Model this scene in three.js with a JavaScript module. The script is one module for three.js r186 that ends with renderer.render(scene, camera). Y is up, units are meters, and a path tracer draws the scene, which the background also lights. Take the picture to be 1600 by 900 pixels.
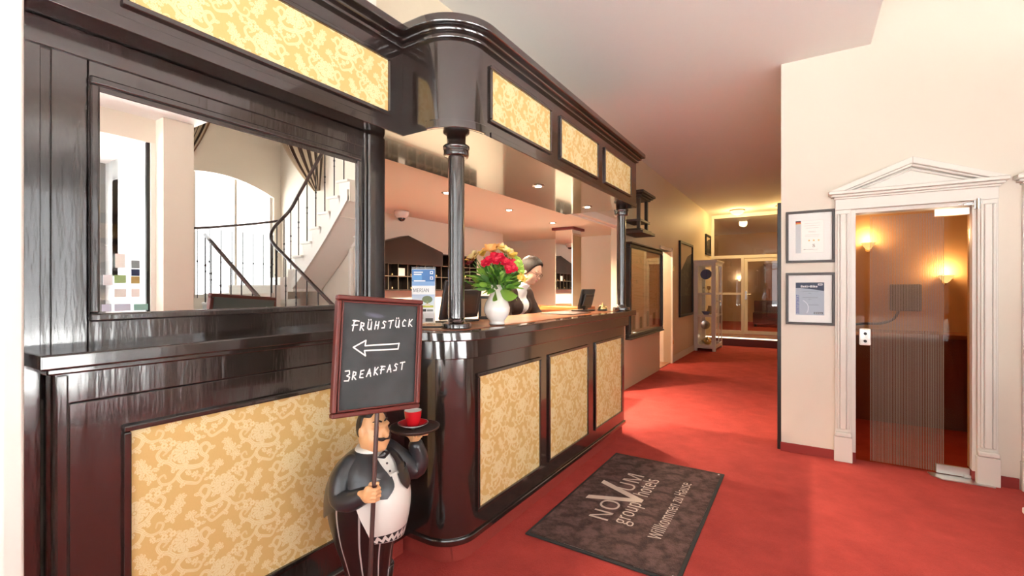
import * as THREE from 'three';
import { RoundedBoxGeometry } from 'three/addons/geometries/RoundedBoxGeometry.js';
import { mergeGeometries, toCreasedNormals } from 'three/addons/utils/BufferGeometryUtils.js';
import { RectAreaLightUniformsLib } from 'three/addons/lights/RectAreaLightUniformsLib.js';
RectAreaLightUniformsLib.init();

// ---------------------------------------------------------------- camera, sky, exposure
const scene = new THREE.Scene();
const camera = new THREE.PerspectiveCamera(64.37, 16 / 9, 0.05, 100);
camera.position.set(0, 1.4, 0);
camera.rotation.y = THREE.MathUtils.degToRad(32.4);
scene.background = new THREE.Color().setRGB(0.96, 0.985, 1.0);      // bright even overcast seen through the glazing
scene.backgroundIntensity = 2.4;
const sun = new THREE.DirectionalLight(new THREE.Color(0.97, 1, 1), 70);          // high sun behind the building: it lights the street outside, whose glare comes in
sun.position.set(-6, 20, -9); sun.target.position.set(0, 0, 6); sun.castShadow = true; scene.add(sun, sun.target);
Object.assign(sun.shadow.camera, { left: -25, right: 25, top: 25, bottom: -25, near: 1, far: 80 });
const renderer = new THREE.WebGLRenderer({ antialias: true });
renderer.toneMapping = THREE.LinearToneMapping;
renderer.toneMappingExposure = 1.48;
renderer.shadowMap.enabled = true;

// ---------------------------------------------------------------- helpers
let seed = 12345;
const rnd = () => { seed = (Math.imul(seed, 1664525) + 1013904223) >>> 0; return seed / 4294967296; };
const rr = (a, b) => a + (b - a) * rnd();
const V = (x, y, z) => new THREE.Vector3(x, y, z);
const taken = new Map();
function numbered(n) { const k = taken.get(n) || 0; taken.set(n, k + 1); return k ? n + '_' + String(k).padStart(3, '0') : n; }
function thing(name, label, category, pos = [0, 0, 0], turn = 0, group) {
  const o = new THREE.Group(); o.name = numbered(name); o.position.set(...pos); o.rotation.y = turn;
  o.userData = { label, category }; if (group) o.userData.group = group; scene.add(o); return o;
}
const plain = (g) => { const q = g.index ? g.toNonIndexed() : g; for (const k of Object.keys(q.attributes)) if (!['position', 'normal', 'uv'].includes(k)) q.deleteAttribute(k);
  if (!q.attributes.uv) q.setAttribute('uv', new THREE.BufferAttribute(new Float32Array(q.attributes.position.count * 2), 2)); q.morphAttributes = {}; return q; };
const merge = (gs) => Array.isArray(gs) ? (gs.length === 1 ? gs[0] : mergeGeometries(gs.map(plain))) : gs;
function part(name, g, m, parent, label) {
  const o = new THREE.Mesh(merge(g), m); o.name = name; o.castShadow = o.receiveShadow = true; parent.add(o);
  if (label) o.userData.label = label; return o;
}
function single(name, g, m, label, category, group) {
  const o = part(numbered(name), g, m, scene); o.userData = { label, category }; if (group) o.userData.group = group; return o;
}
function struct(name, g, m, parent = scene) { const o = part(name, g, m, parent); if (parent === scene) { o.userData.kind = 'structure'; } return o; }
function structGroup(name) { const o = new THREE.Group(); o.name = name; o.userData.kind = 'structure'; scene.add(o); return o; }
function metricUV(g, k = 1) {                                          // uv in metres by the dominant axis of the normal
  const p = g.attributes.position, n = g.attributes.normal, uv = new Float32Array(p.count * 2);
  for (let i = 0; i < p.count; i++) {
    const ax = Math.abs(n.getX(i)), ay = Math.abs(n.getY(i)), az = Math.abs(n.getZ(i));
    let u, v;
    if (ay > ax && ay > az) { u = p.getX(i); v = p.getZ(i); } else if (ax > az) { u = p.getZ(i); v = p.getY(i); } else { u = p.getX(i); v = p.getY(i); }
    uv[2 * i] = u * k; uv[2 * i + 1] = v * k;
  }
  g.setAttribute('uv', new THREE.BufferAttribute(uv, 2)); return g;
}
function box(x0, x1, y0, y1, z0, z1, r = 0.003) {
  const w = Math.abs(x1 - x0), h = Math.abs(y1 - y0), d = Math.abs(z1 - z0);
  r = Math.min(r, w * 0.45, h * 0.45, d * 0.45);
  let g = r > 0 ? new RoundedBoxGeometry(w, h, d, 1, r) : new THREE.BoxGeometry(w, h, d);
  g = plain(g); g.translate((x0 + x1) / 2, (y0 + y1) / 2, (z0 + z1) / 2); return metricUV(g);
}
const sbox = (x0, x1, y0, y1, z0, z1) => box(x0, x1, y0, y1, z0, z1, 0);
const cyl = (r0, r1, h, x, y, z, n = 24) => { const g = new THREE.CylinderGeometry(r1, r0, h, n); g.translate(x, y + h / 2, z); return g; };   // r0 at the foot
const lathe = (pts, n = 40) => new THREE.LatheGeometry(pts.map(([r, y]) => new THREE.Vector2(r, y)), n);
const ball = (r, x, y, z, sx = 1, sy = 1, sz = 1, n = 20) => { const g = new THREE.SphereGeometry(r, n, Math.round(n * 0.7)); g.scale(sx, sy, sz); g.translate(x, y, z); return g; };
const tube = (pts, r, seg = 24, rad = 8, closed = false) => new THREE.TubeGeometry(new THREE.CatmullRomCurve3(pts.map((p) => V(...p)), closed), seg, r, rad, closed);
const rod = (a, b, r, n = 8) => { const A = V(...a), B = V(...b), L = A.distanceTo(B), g = new THREE.CylinderGeometry(r, r, L, n);
  g.applyQuaternion(new THREE.Quaternion().setFromUnitVectors(V(0, 1, 0), B.clone().sub(A).normalize())); g.translate((A.x + B.x) / 2, (A.y + B.y) / 2, (A.z + B.z) / 2); return g; };
// plan (x, z) outline extruded from y0 to y1
function plan(pts, y0, y1, bevel = 0) {
  const s = new THREE.Shape(pts.map(([x, z]) => new THREE.Vector2(x, -z)));
  const g = new THREE.ExtrudeGeometry(s, { depth: y1 - y0 - 2 * bevel, bevelEnabled: bevel > 0, bevelThickness: bevel, bevelSize: bevel, bevelOffset: -bevel, bevelSegments: 2 });
  g.rotateX(-Math.PI / 2); g.translate(0, y0 + bevel, 0); return metricUV(plain(toCreasedNormals(g, 0.22)));
}
function extrudeXY(pts, z0, z1, bevel = 0) {
  const s = new THREE.Shape(pts.map(([x, y]) => new THREE.Vector2(x, y)));
  const g = new THREE.ExtrudeGeometry(s, { depth: Math.abs(z1 - z0) - 2 * bevel, bevelEnabled: bevel > 0, bevelThickness: bevel, bevelSize: bevel, bevelOffset: -bevel, bevelSegments: 1 });
  g.translate(0, 0, Math.min(z0, z1) + bevel); return metricUV(plain(g));
}
function basis(g, right, up, pos) {
  const r = V(...right).normalize(), u = V(...up).normalize(), n = r.clone().cross(u);
  g.applyMatrix4(new THREE.Matrix4().makeBasis(r, u, n).setPosition(...pos)); return g;
}
// four rails in a plane that faces +x, as one moulding
function frameX(x, y0, y1, z0, z1, w, d, r = 0.005) {
  const a = Math.min(z0, z1), b = Math.max(z0, z1);
  return [box(x, x + d, y0 - w, y0, a - w, b + w, r), box(x, x + d, y1, y1 + w, a - w, b + w, r), box(x, x + d, y0, y1, a - w, a, r), box(x, x + d, y0, y1, b, b + w, r)];
}
function frameZ(z, x0, x1, y0, y1, w, d, r = 0.003) {
  return [box(x0 - w, x1 + w, y0 - w, y0, z, z + d, r), box(x0 - w, x1 + w, y1, y1 + w, z, z + d, r), box(x0 - w, x0, y0, y1, z, z + d, r), box(x1, x1 + w, y0, y1, z, z + d, r)];
}
// finer rings by a spline through the given ones
function fineRings(rings, k = 4) {
  const keys = ['y', 'x', 'z', 'a', 'b', 't0', 't1'], out = [], N = rings.length, cr = (p0, p1, p2, p3, t) => 0.5 * (2 * p1 + (p2 - p0) * t + (2 * p0 - 5 * p1 + 4 * p2 - p3) * t * t + (3 * p1 - p0 - 3 * p2 + p3) * t * t * t);
  for (let j = 0; j < N - 1; j++) for (let i = 0; i < k; i++) { const q = {}; for (const key of keys) { const v = (n) => rings[Math.max(0, Math.min(N - 1, n))][key] ?? 0; q[key] = cr(v(j - 1), v(j), v(j + 1), v(j + 2), i / k); }
    const d0 = rings[j].dy, d1 = rings[j + 1].dy, t = i / k; if (d0 || d1) q.dy = (u) => (d0 ? d0(u) * (1 - t) : 0) + (d1 ? d1(u) * t : 0); out.push(q); }
  out.push(rings[N - 1]); return out;
}
// closed surface through rings {y, x, z, a (half size in x), b (half size in z)}
function loft(rings, n = 36, cap = true) {
  const pos = [], uv = [], idx = [];
  rings.forEach((q, j) => { for (let i = 0; i <= n; i++) { const t = (i / n) * 2 * Math.PI, e = q.e || 1, c = Math.cos(t), s = Math.sin(t);
    pos.push((q.x || 0) + q.a * Math.sign(c) * Math.abs(c) ** e, q.y, (q.z || 0) + q.b * Math.sign(s) * Math.abs(s) ** e); uv.push(i / n, j / (rings.length - 1)); } });
  for (let j = 0; j < rings.length - 1; j++) for (let i = 0; i < n; i++) { const a = j * (n + 1) + i, b = a + n + 1; idx.push(a, b, a + 1, b, b + 1, a + 1); }
  if (cap) for (const j of [0, rings.length - 1]) { const q = rings[j], c = pos.length / 3; pos.push(q.x || 0, q.y, q.z || 0); uv.push(0.5, j ? 1 : 0);
    for (let i = 0; i < n; i++) { const a = j * (n + 1) + i; j ? idx.push(a, c, a + 1) : idx.push(a, a + 1, c); } }
  const g = new THREE.BufferGeometry(); g.setAttribute('position', new THREE.Float32BufferAttribute(pos, 3)); g.setAttribute('uv', new THREE.Float32BufferAttribute(uv, 2)); g.setIndex(idx); g.computeVertexNormals(); return g;
}
// smooth limb along points with radii
function limb(pts, rad, n = 14, seg = 20) {
  const c = new THREE.CatmullRomCurve3(pts.map((p) => V(...p))), fr = c.computeFrenetFrames(seg, false), pos = [], idx = [], uv = [];
  for (let j = 0; j <= seg; j++) { const t = j / seg, p = c.getPoint(t), k = t * (rad.length - 1), i0 = Math.min(rad.length - 2, Math.floor(k)), r = rad[i0] + (rad[i0 + 1] - rad[i0]) * (k - i0);
    for (let i = 0; i <= n; i++) { const a = (i / n) * 2 * Math.PI, q = p.clone().addScaledVector(fr.normals[j], Math.cos(a) * r).addScaledVector(fr.binormals[j], Math.sin(a) * r); pos.push(q.x, q.y, q.z); uv.push(i / n, t); } }
  for (let j = 0; j < seg; j++) for (let i = 0; i < n; i++) { const a = j * (n + 1) + i, b = a + n + 1; idx.push(a, a + 1, b, b, a + 1, b + 1); }
  const g = new THREE.BufferGeometry(); g.setAttribute('position', new THREE.Float32BufferAttribute(pos, 3)); g.setAttribute('uv', new THREE.Float32BufferAttribute(uv, 2)); g.setIndex(idx); g.computeVertexNormals();
  return mergeGeometries([plain(g), ...[0, pts.length - 1].map((e) => plain(ball(e ? rad[rad.length - 1] : rad[0], ...pts[e], 1, 1, 1, 12)))]);
}
// signed distances and a surface-nets mesh of them
const capsule = (p, a, b, ra, rb) => { const bx = b[0] - a[0], by = b[1] - a[1], bz = b[2] - a[2], px = p[0] - a[0], py = p[1] - a[1], pz = p[2] - a[2];
  const t = Math.max(0, Math.min(1, (px * bx + py * by + pz * bz) / (bx * bx + by * by + bz * bz + 1e-12))); return Math.hypot(px - bx * t, py - by * t, pz - bz * t) - (ra + (rb - ra) * t); };
const ell = (p, c, r) => { const k = Math.hypot((p[0] - c[0]) / r[0], (p[1] - c[1]) / r[1], (p[2] - c[2]) / r[2]); return (k - 1) * Math.min(...r); };
const smin = (a, b, k) => { const h = Math.max(k - Math.abs(a - b), 0) / k; return Math.min(a, b) - h * h * k * 0.25; };
function nets(f, lo, hi, h) {
  const n = lo.map((l, i) => Math.ceil((hi[i] - l) / h) + 1), at = (i, j, k) => i + n[0] * (j + n[1] * k), F = new Float32Array(n[0] * n[1] * n[2]);
  for (let k = 0; k < n[2]; k++) for (let j = 0; j < n[1]; j++) for (let i = 0; i < n[0]; i++) F[at(i, j, k)] = f([lo[0] + i * h, lo[1] + j * h, lo[2] + k * h]);
  const id = new Int32Array(F.length).fill(-1), pos = [], idx = [];
  for (let k = 0; k < n[2] - 1; k++) for (let j = 0; j < n[1] - 1; j++) for (let i = 0; i < n[0] - 1; i++) {
    let c = 0, x = 0, y = 0, z = 0;
    for (let e = 0; e < 12; e++) { const ax = e >> 2, u = e & 1, v = (e >> 1) & 1, a = [0, 0, 0]; a[(ax + 1) % 3] = u; a[(ax + 2) % 3] = v; const b = a.slice(); b[ax] = 1;
      const fa = F[at(i + a[0], j + a[1], k + a[2])], fb = F[at(i + b[0], j + b[1], k + b[2])];
      if (fa < 0 !== fb < 0) { const t = fa / (fa - fb); x += a[0] + (b[0] - a[0]) * t; y += a[1] + (b[1] - a[1]) * t; z += a[2] + (b[2] - a[2]) * t; c++; } }
    if (c) { id[at(i, j, k)] = pos.length / 3; pos.push(lo[0] + (i + x / c) * h, lo[1] + (j + y / c) * h, lo[2] + (k + z / c) * h); }
  }
  const st = [1, n[0], n[0] * n[1]];
  for (let k = 1; k < n[2] - 1; k++) for (let j = 1; j < n[1] - 1; j++) for (let i = 1; i < n[0] - 1; i++) for (let ax = 0; ax < 3; ax++) {
    const o = at(i, j, k), a = F[o] < 0, b = F[o + st[ax]] < 0; if (a === b) continue;
    const s1 = st[(ax + 1) % 3], s2 = st[(ax + 2) % 3], q = [id[o], id[o - s1], id[o - s1 - s2], id[o - s2]]; if (q.some((e) => e < 0)) continue;
    a ? idx.push(q[0], q[1], q[2], q[0], q[2], q[3]) : idx.push(q[0], q[2], q[1], q[0], q[3], q[2]);
  }
  const g = new THREE.BufferGeometry(); g.setAttribute('position', new THREE.Float32BufferAttribute(pos, 3)); g.setIndex(idx); g.computeVertexNormals(); return metricUV(g);
}

// ---------------------------------------------------------------- textures
function canvasTex(w, h, draw, wrap = false) {
  const c = document.createElement('canvas'); c.width = w; c.height = h; draw(c.getContext('2d'), w, h);
  const t = new THREE.CanvasTexture(c); t.colorSpace = THREE.SRGBColorSpace; if (wrap) t.wrapS = t.wrapT = THREE.RepeatWrapping; return t;
}
// tiling value noise, several octaves
function noiseTex(n, octaves, sx, sy, color) {
  const d = new Float32Array(n * n), out = new Uint8Array(n * n * 4);
  let amp = 1, sum = 0;
  for (let o = 0; o < octaves; o++) {
    const gx = sx << o, gy = sy << o, g = new Float32Array(gx * gy).map(() => rnd());
    for (let y = 0; y < n; y++) for (let x = 0; x < n; x++) {
      const fx = (x / n) * gx, fy = (y / n) * gy, x0 = Math.floor(fx), y0 = Math.floor(fy), u = fx - x0, v = fy - y0, a = u * u * (3 - 2 * u), b = v * v * (3 - 2 * v);
      const q = (i, j) => g[(i % gx) + gx * (j % gy)];
      d[y * n + x] += amp * ((q(x0, y0) * (1 - a) + q(x0 + 1, y0) * a) * (1 - b) + (q(x0, y0 + 1) * (1 - a) + q(x0 + 1, y0 + 1) * a) * b);
    }
    sum += amp; amp *= 0.6;
  }
  for (let i = 0; i < n * n; i++) { const v = d[i] / sum, c = color ? color(v, i % n, Math.floor(i / n)) : [v * 255, v * 255, v * 255]; out.set([...c, 255], i * 4); }
  const t = new THREE.DataTexture(out, n, n); t.wrapS = t.wrapT = THREE.RepeatWrapping; t.magFilter = t.minFilter = THREE.LinearFilter; if (color) t.colorSpace = THREE.SRGBColorSpace; t.needsUpdate = true; return t;
}
const rep = (t, u, v) => { const q = t.clone(); q.repeat.set(u, v); q.needsUpdate = true; return q; };
const mixc = (a, b, t) => a.map((x, i) => x + (b[i] - x) * Math.max(0, Math.min(1, t)));
const std = (color, roughness = 0.7, more = {}) => new THREE.MeshStandardMaterial({ color, roughness, ...more });
const phys = (color, roughness, more = {}) => new THREE.MeshPhysicalMaterial({ color, roughness, ...more });

const grainBump = noiseTex(512, 5, 24, 3), coarse = noiseTex(256, 4, 4, 4), fine = noiseTex(512, 4, 64, 64);
const carpetTex = noiseTex(1024, 6, 8, 8, (v) => { const k = (v - 0.5) * 1.0 + 0.5 + rr(-0.3, 0.3); return mixc([156, 47, 41], [196, 72, 63], k); });
const matTex = noiseTex(512, 5, 8, 8, (v) => { const k = (v - 0.5) * 2.6 + 0.5 + rr(-0.35, 0.35); return mixc([62, 42, 40], [112, 84, 78], k); });
const woodTex = noiseTex(512, 5, 3, 24, (v) => mixc([120, 58, 22], [196, 112, 52], (v - 0.5) * 2.4 + 0.5));

// damask: pale blossoms, leaves and scrolls on gold, half-drop repeat of 0.26 x 0.30 m
const damask = canvasTex(1024, 1182, (c, w, h) => {
  c.fillStyle = '#deb874'; c.fillRect(0, 0, w, h);
  for (let i = 0; i < 5200; i++) { c.fillStyle = `rgba(${rnd() < 0.5 ? '240,205,125' : '200,152,66'},0.16)`; c.fillRect(rnd() * w, rnd() * h, 2, rr(6, 26)); }
  const pale = '#eed9a6', vein = '#dfbf80';
  // one lobed petal or leaf from (x, y) along angle a, with veins
  const leaf = (x, y, a, l, wd, lobes = 3) => { c.save(); c.translate(x, y); c.rotate(a); c.fillStyle = pale; c.beginPath(); c.moveTo(0, 0);
    for (const s of [-1, 1]) { for (let i = 0; i < lobes; i++) { const u = s < 0 ? i : lobes - 1 - i, t0 = (u + (s < 0 ? 0 : 1)) / lobes, t1 = (u + (s < 0 ? 1 : 0)) / lobes, ww = wd * Math.sin(Math.PI * (0.25 + 0.6 * (u + 0.5) / lobes));
      c.bezierCurveTo(s * ww * 1.15, -l * t0, s * ww * 1.25, -l * (t0 + t1) / 2 - l * 0.1, s * ww * (u === lobes - 1 && s < 0 ? 0.1 : u === 0 && s > 0 ? 0 : 0.55), -l * t1); } }
    c.fill(); c.strokeStyle = vein; c.lineWidth = 4.5; c.beginPath(); c.moveTo(0, -l * 0.06); c.lineTo(0, -l * 0.85); c.stroke(); c.lineWidth = 3;
    for (let i = 1; i < lobes + 1; i++) for (const s of [-1, 1]) { c.beginPath(); c.moveTo(0, -l * (i - 0.8) / lobes); c.quadraticCurveTo(s * wd * 0.3, -l * (i - 0.4) / lobes, s * wd * 0.62, -l * (i - 0.25) / lobes); c.stroke(); } c.restore(); };
  const scroll = (pts, w0, w1) => { const cv = new THREE.CatmullRomCurve3(pts.map(([x, y]) => V(x, y, 0))), N = 160;
    c.fillStyle = pale; for (let i = 0; i <= N; i++) { const p = cv.getPoint(i / N), r = w0 + (w1 - w0) * (i / N); c.beginPath(); c.arc(p.x, p.y, r, 0, 7); c.fill(); }
    c.strokeStyle = vein; c.lineWidth = 4; for (const s of [-0.4, 0.4]) { c.beginPath(); for (let i = 0; i <= N; i++) { const p = cv.getPoint(i / N), t = cv.getTangent(i / N), r = (w0 + (w1 - w0) * (i / N)) * s; c.lineTo(p.x - t.y * r, p.y + t.x * r); } c.stroke(); } };
  const motif = (x, y, m) => { c.save(); c.translate(x, y); c.scale(m * 1.12, 1.12);
    scroll([[-250, 60], [-285, 0], [-240, -60], [-180, -30], [-190, 50], [-250, 120], [-190, 190], [-90, 190], [-10, 160]], 16, 30);
    scroll([[-10, 160], [80, 130], [150, 60], [230, 20], [262, -60], [215, -110], [170, -70], [205, -40]], 30, 9);
    scroll([[-10, 170], [60, 240], [30, 320], [-60, 370], [-150, 400], [-190, 350], [-150, 310], [-120, 345]], 26, 9);
    scroll([[60, 240], [130, 300], [220, 290], [250, 220], [200, 190], [180, 235]], 18, 8);
    for (const [px, py, a, l, wd] of [[-215, 170, -2.4, 86, 34], [-150, 110, 0.7, 70, 28], [70, 110, 2.6, 96, 36], [190, 20, 2.2, 90, 32], [150, 50, -0.3, 80, 30], [-20, 330, 2.4, 84, 30], [-80, 300, -1.1, 84, 32], [130, 320, 2.7, 88, 30], [210, 320, 1.7, 76, 28], [-280, 20, -1.4, 70, 26], [-30, 210, -2.6, 80, 30], [250, 120, 1.0, 70, 26]]) leaf(px, py, a, l, wd);
    for (const [a, l, wd] of [[2.55, 128, 46], [-2.55, 128, 46], [3.14, 150, 50], [1.95, 140, 50], [-1.95, 140, 50], [1.25, 150, 54], [-1.25, 150, 54], [0.6, 140, 50], [-0.6, 140, 50], [0, 128, 46]]) leaf(-20, -10, a, l, wd, 3);
    for (const [px, py, k] of [[395, 90, 1], [330, 190, 0.8], [430, 0, 0.75], [-380, 250, 0.8]]) for (const a of [-1.5, -0.75, 0, 0.75, 1.5, 3.1]) leaf(px, py, a - 0.3, 86 * k, 30 * k);
    c.fillStyle = vein; c.beginPath(); c.arc(-20, -10, 26, 0, 7); c.fill(); c.fillStyle = pale; c.beginPath(); c.arc(-20, -10, 15, 0, 7); c.fill();
    for (const [bx, by] of [[-250, 270], [110, -150], [260, 380], [-150, -150]]) { for (let i = 0; i < 6; i++) { c.fillStyle = pale; c.beginPath(); c.arc(bx + 24 * Math.cos(i * 1.05), by + 24 * Math.sin(i * 1.05), 15, 0, 7); c.fill(); } c.fillStyle = vein; c.beginPath(); c.arc(bx, by, 8, 0, 7); c.fill(); for (const a of [0.5, 2.6, 4.6]) leaf(bx + 30 * Math.sin(a), by - 30 * Math.cos(a), a, 58, 22); }
    c.restore(); };
  for (const dx of [-w, 0, w]) for (const dy of [-h, 0, h]) { motif(w * 0.26 + dx, h * 0.2 + dy, 1); motif(w * 0.76 + dx, h * 0.7 + dy, -1); }
}, true);
damask.repeat.set(1 / 0.26, 1 / 0.30);

// ---------------------------------------------------------------- materials
const M = {
  wall: std(new THREE.Color().setRGB(0.79, 0.71, 0.61), 0.75, { bumpMap: rep(coarse, 1.5, 1.5), bumpScale: 0.0015 }),
  corridor: phys(new THREE.Color().setRGB(0.66, 0.55, 0.41), 0.5, { specularIntensity: 0.6, bumpMap: rep(coarse, 2, 2), bumpScale: 0.002 }),
  ceiling: std(new THREE.Color().setRGB(0.82, 0.80, 0.77), 0.85),
  white: phys(new THREE.Color().setRGB(0.80, 0.75, 0.685), 0.4),
  stairWhite: phys(new THREE.Color().setRGB(0.84, 0.81, 0.76), 0.45),
  grey: phys(new THREE.Color().setRGB(0.50, 0.515, 0.515), 0.4),
  darkGrey: phys(new THREE.Color().setRGB(0.16, 0.165, 0.16), 0.4),
  lacquer: phys(new THREE.Color().setRGB(0.022, 0.0135, 0.0115), 0.17, { ior: 1.8, clearcoat: 1, clearcoatRoughness: 0.07, bumpMap: rep(grainBump, 1.2, 1.2), bumpScale: 0.0022 }),
  lacquerSmooth: phys(new THREE.Color().setRGB(0.021, 0.0135, 0.0115), 0.16, { ior: 1.75, clearcoat: 1, clearcoatRoughness: 0.05 }),
  damask: std(0xffffff, 0.62, { map: damask }),
  mirror: std(new THREE.Color().setRGB(0.94, 0.94, 0.93), 0.0, { metalness: 1 }),
  carpet: std(0xffffff, 0.95, { map: rep(carpetTex, 0.9, 0.9), bumpMap: rep(fine, 3, 3), bumpScale: 0.004 }),
  carpetRiser: std(new THREE.Color().setRGB(0.36, 0.045, 0.032), 0.95, { bumpMap: rep(fine, 3, 3), bumpScale: 0.003 }),
  redBase: std(new THREE.Color().setRGB(0.30, 0.035, 0.03), 0.85),
  wood: phys(0xffffff, 0.28, { map: rep(woodTex, 0.8, 0.8), clearcoat: 0.6, clearcoatRoughness: 0.12 }),
  glass: phys(0xffffff, 0.0, { transmission: 1, thickness: 0, ior: 1.5, side: THREE.DoubleSide }),
  pictureGlass: phys(0xffffff, 0.0, { transmission: 1, thickness: 0, ior: 1.12 }),
  chrome: std(new THREE.Color().setRGB(0.72, 0.72, 0.7), 0.18, { metalness: 1 }),
  brushed: std(new THREE.Color().setRGB(0.62, 0.61, 0.58), 0.38, { metalness: 1 }),
  brass: std(new THREE.Color().setRGB(0.82, 0.62, 0.3), 0.2, { metalness: 1 }),
  black: std(new THREE.Color().setRGB(0.012, 0.012, 0.012), 0.4),
  blackPlastic: phys(new THREE.Color().setRGB(0.02, 0.02, 0.022), 0.35),
  iron: std(new THREE.Color().setRGB(0.03, 0.022, 0.02), 0.4),
  porcelain: phys(new THREE.Color().setRGB(0.86, 0.83, 0.78), 0.12, { clearcoat: 1, clearcoatRoughness: 0.04 }),
  red: phys(new THREE.Color().setRGB(0.62, 0.012, 0.02), 0.15, { clearcoat: 1, clearcoatRoughness: 0.05 }),
  paper: std(new THREE.Color().setRGB(0.82, 0.81, 0.78), 0.8),
  mahogany: std(new THREE.Color().setRGB(0.13, 0.02, 0.018), 0.5, { bumpMap: rep(grainBump, 4, 4), bumpScale: 0.001 }),
};
const glow = (r, g, b, k) => new THREE.MeshStandardMaterial({ color: 0x000000, emissive: new THREE.Color().setRGB(r, g, b), emissiveIntensity: k });
function lamp(l, parent = scene) { l.castShadow = true; parent.add(l); return l; }
// ================================================================ the setting
const HC = 3.33, HW = 5.7;                                             // lobby ceiling, stairwell ceiling
struct('floor', sbox(-4.7, 4.6, -0.1, 0, -12.22, 2.35), M.carpet);
struct('ground', [sbox(-14, 18, -0.22, -0.12, 2.35, 22), sbox(4.6, 18, -0.22, -0.12, -12, 2.35)], std(new THREE.Color().setRGB(0.62, 0.61, 0.59), 0.9));
struct('ceiling', [sbox(-4.7, 0.456, HC, HC + 0.3, -13.4, 2.35), sbox(0.456, 2.62, HC, HC + 0.3, -2.6, 2.35)], M.ceiling);
struct('ceiling_stairwell', sbox(0.3, 4.2, HW, HW + 0.2, -4.8, -2.4), M.ceiling);
struct('ceiling_vestibule', sbox(2.62, 4.6, 3.12, HC + 0.3, -2.35, 2.35), M.ceiling);
// wall with the glass door: openings x 0.33..1.06 and 1.39..2.05
struct('wall_door', [sbox(-0.155, 0.33, 0, HC, -4.72, -4.58), sbox(1.06, 1.39, 0, HC, -4.72, -4.58), sbox(0.33, 1.06, 2.03, HC, -4.72, -4.58), sbox(1.39, 2.05, 2.03, HC, -4.72, -4.58),
  sbox(2.05, 4.1, 0, HC, -4.72, -4.58), sbox(0.456, 4.1, HC, HW, -4.72, -4.58)], M.wall);
struct('wall_corridor_right', [sbox(-0.155, -0.02, 0, HC, -13.4, -4.72)], M.corridor);
struct('wall_corridor_left', [sbox(-2.2, -2.06, 0, HC, -7.96, -5.98), sbox(-2.2, -2.06, 2.08, HC, -8.77, -7.96), sbox(-2.2, -2.06, 0, HC, -13.4, -8.77)], M.corridor);
struct('wall_stairwell', [sbox(0.32, 0.456, HC + 0.3, HW, -4.72, -2.45), sbox(0.456, 4.1, HC + 0.3, HW, -2.6, -2.45), sbox(2.62, 4.1, 3.12, HC + 0.3, -2.6, -2.35)], M.wall);
// arched window wall of the stairwell
{
  const s = new THREE.Shape(); s.moveTo(-4.72, 0); s.lineTo(-2.33, 0); s.lineTo(-2.33, HW); s.lineTo(-4.72, HW);
  const h = new THREE.Path(); h.moveTo(-4.46, 1.25); h.lineTo(-2.66, 1.25); h.lineTo(-2.66, 2.95); h.quadraticCurveTo(-3.5, 3.42, -4.46, 2.95); s.holes.push(h);
  const g = new THREE.ExtrudeGeometry(s, { depth: 0.2, bevelEnabled: false }); g.rotateY(-Math.PI / 2); g.translate(4.2, 0, 0);   // shape x -> z, depth -> -x
  struct('wall_arch', metricUV(plain(g)), M.wall);
  const w = structGroup('window_1');
  struct('window_frame', [sbox(4.06, 4.1, 1.25, 1.3, -4.46, -2.66), ...[-4.44, -3.86, -3.26, -2.68].map((z) => box(4.06, 4.1, 1.25, 3.2, z - 0.02, z + 0.02))], M.white, w);
  struct('window_pane', sbox(4.078, 4.082, 1.25, 3.24, -4.46, -2.66), M.glass, w);
}
// vestibule to the right of the lobby, open to the street in front
struct('wall_vestibule', sbox(2.55, 4.6, 0, 3.12, -2.45, -2.33), M.grey);
struct('wall_vestibule_end', [sbox(4.45, 4.6, 0, 3.12, -2.45, -2.18), sbox(4.45, 4.6, 2.72, 3.12, -2.18, 0.8), sbox(4.45, 4.6, 0, 3.12, 0.8, 2.35)], M.darkGrey);
{
  const w = structGroup('window_5');
  struct('window_frame', [...[-2.16, -0.7, 0.78].map((z) => box(4.5, 4.55, 0, 2.72, z - 0.025, z + 0.025)), box(4.5, 4.55, 0, 0.07, -2.18, 0.8), box(4.5, 4.55, 2.66, 2.72, -2.18, 0.8)], M.white, w);
  for (const [a, b] of [[-2.13, -0.73], [-0.67, 0.75]]) struct('window_pane', sbox(4.523, 4.527, 0.07, 2.66, a, b), M.glass, w);
}
struct('wall_pillar', [box(2.4, 2.66, 0, HC, -2.56, -2.25, 0.006)], M.wall);
struct('trim_pillar', box(2.585, 2.64, 0, 3.06, -2.25, -2.2, 0.004), M.white);
struct('wall_right', [sbox(2.6, 2.68, 3.06, HC, -2.25, 2.35), sbox(2.6, 2.68, 0, 3.06, 1.9, 2.35)], M.wall);
{
  const w = structGroup('window_2');
  struct('window_frame', [box(2.62, 2.65, 0, 0.08, -2.2, 1.9), ...[-2.185, -0.2, 1.88].map((z) => box(2.615, 2.655, 0, 3.06, z - 0.018, z + 0.018))], M.black, w);
  for (const [a, b] of [[-2.17, -0.22], [-0.18, 1.86]]) struct('window_pane', sbox(2.632, 2.638, 0.08, 3.06, a, b), M.glass, w);
}
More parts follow.
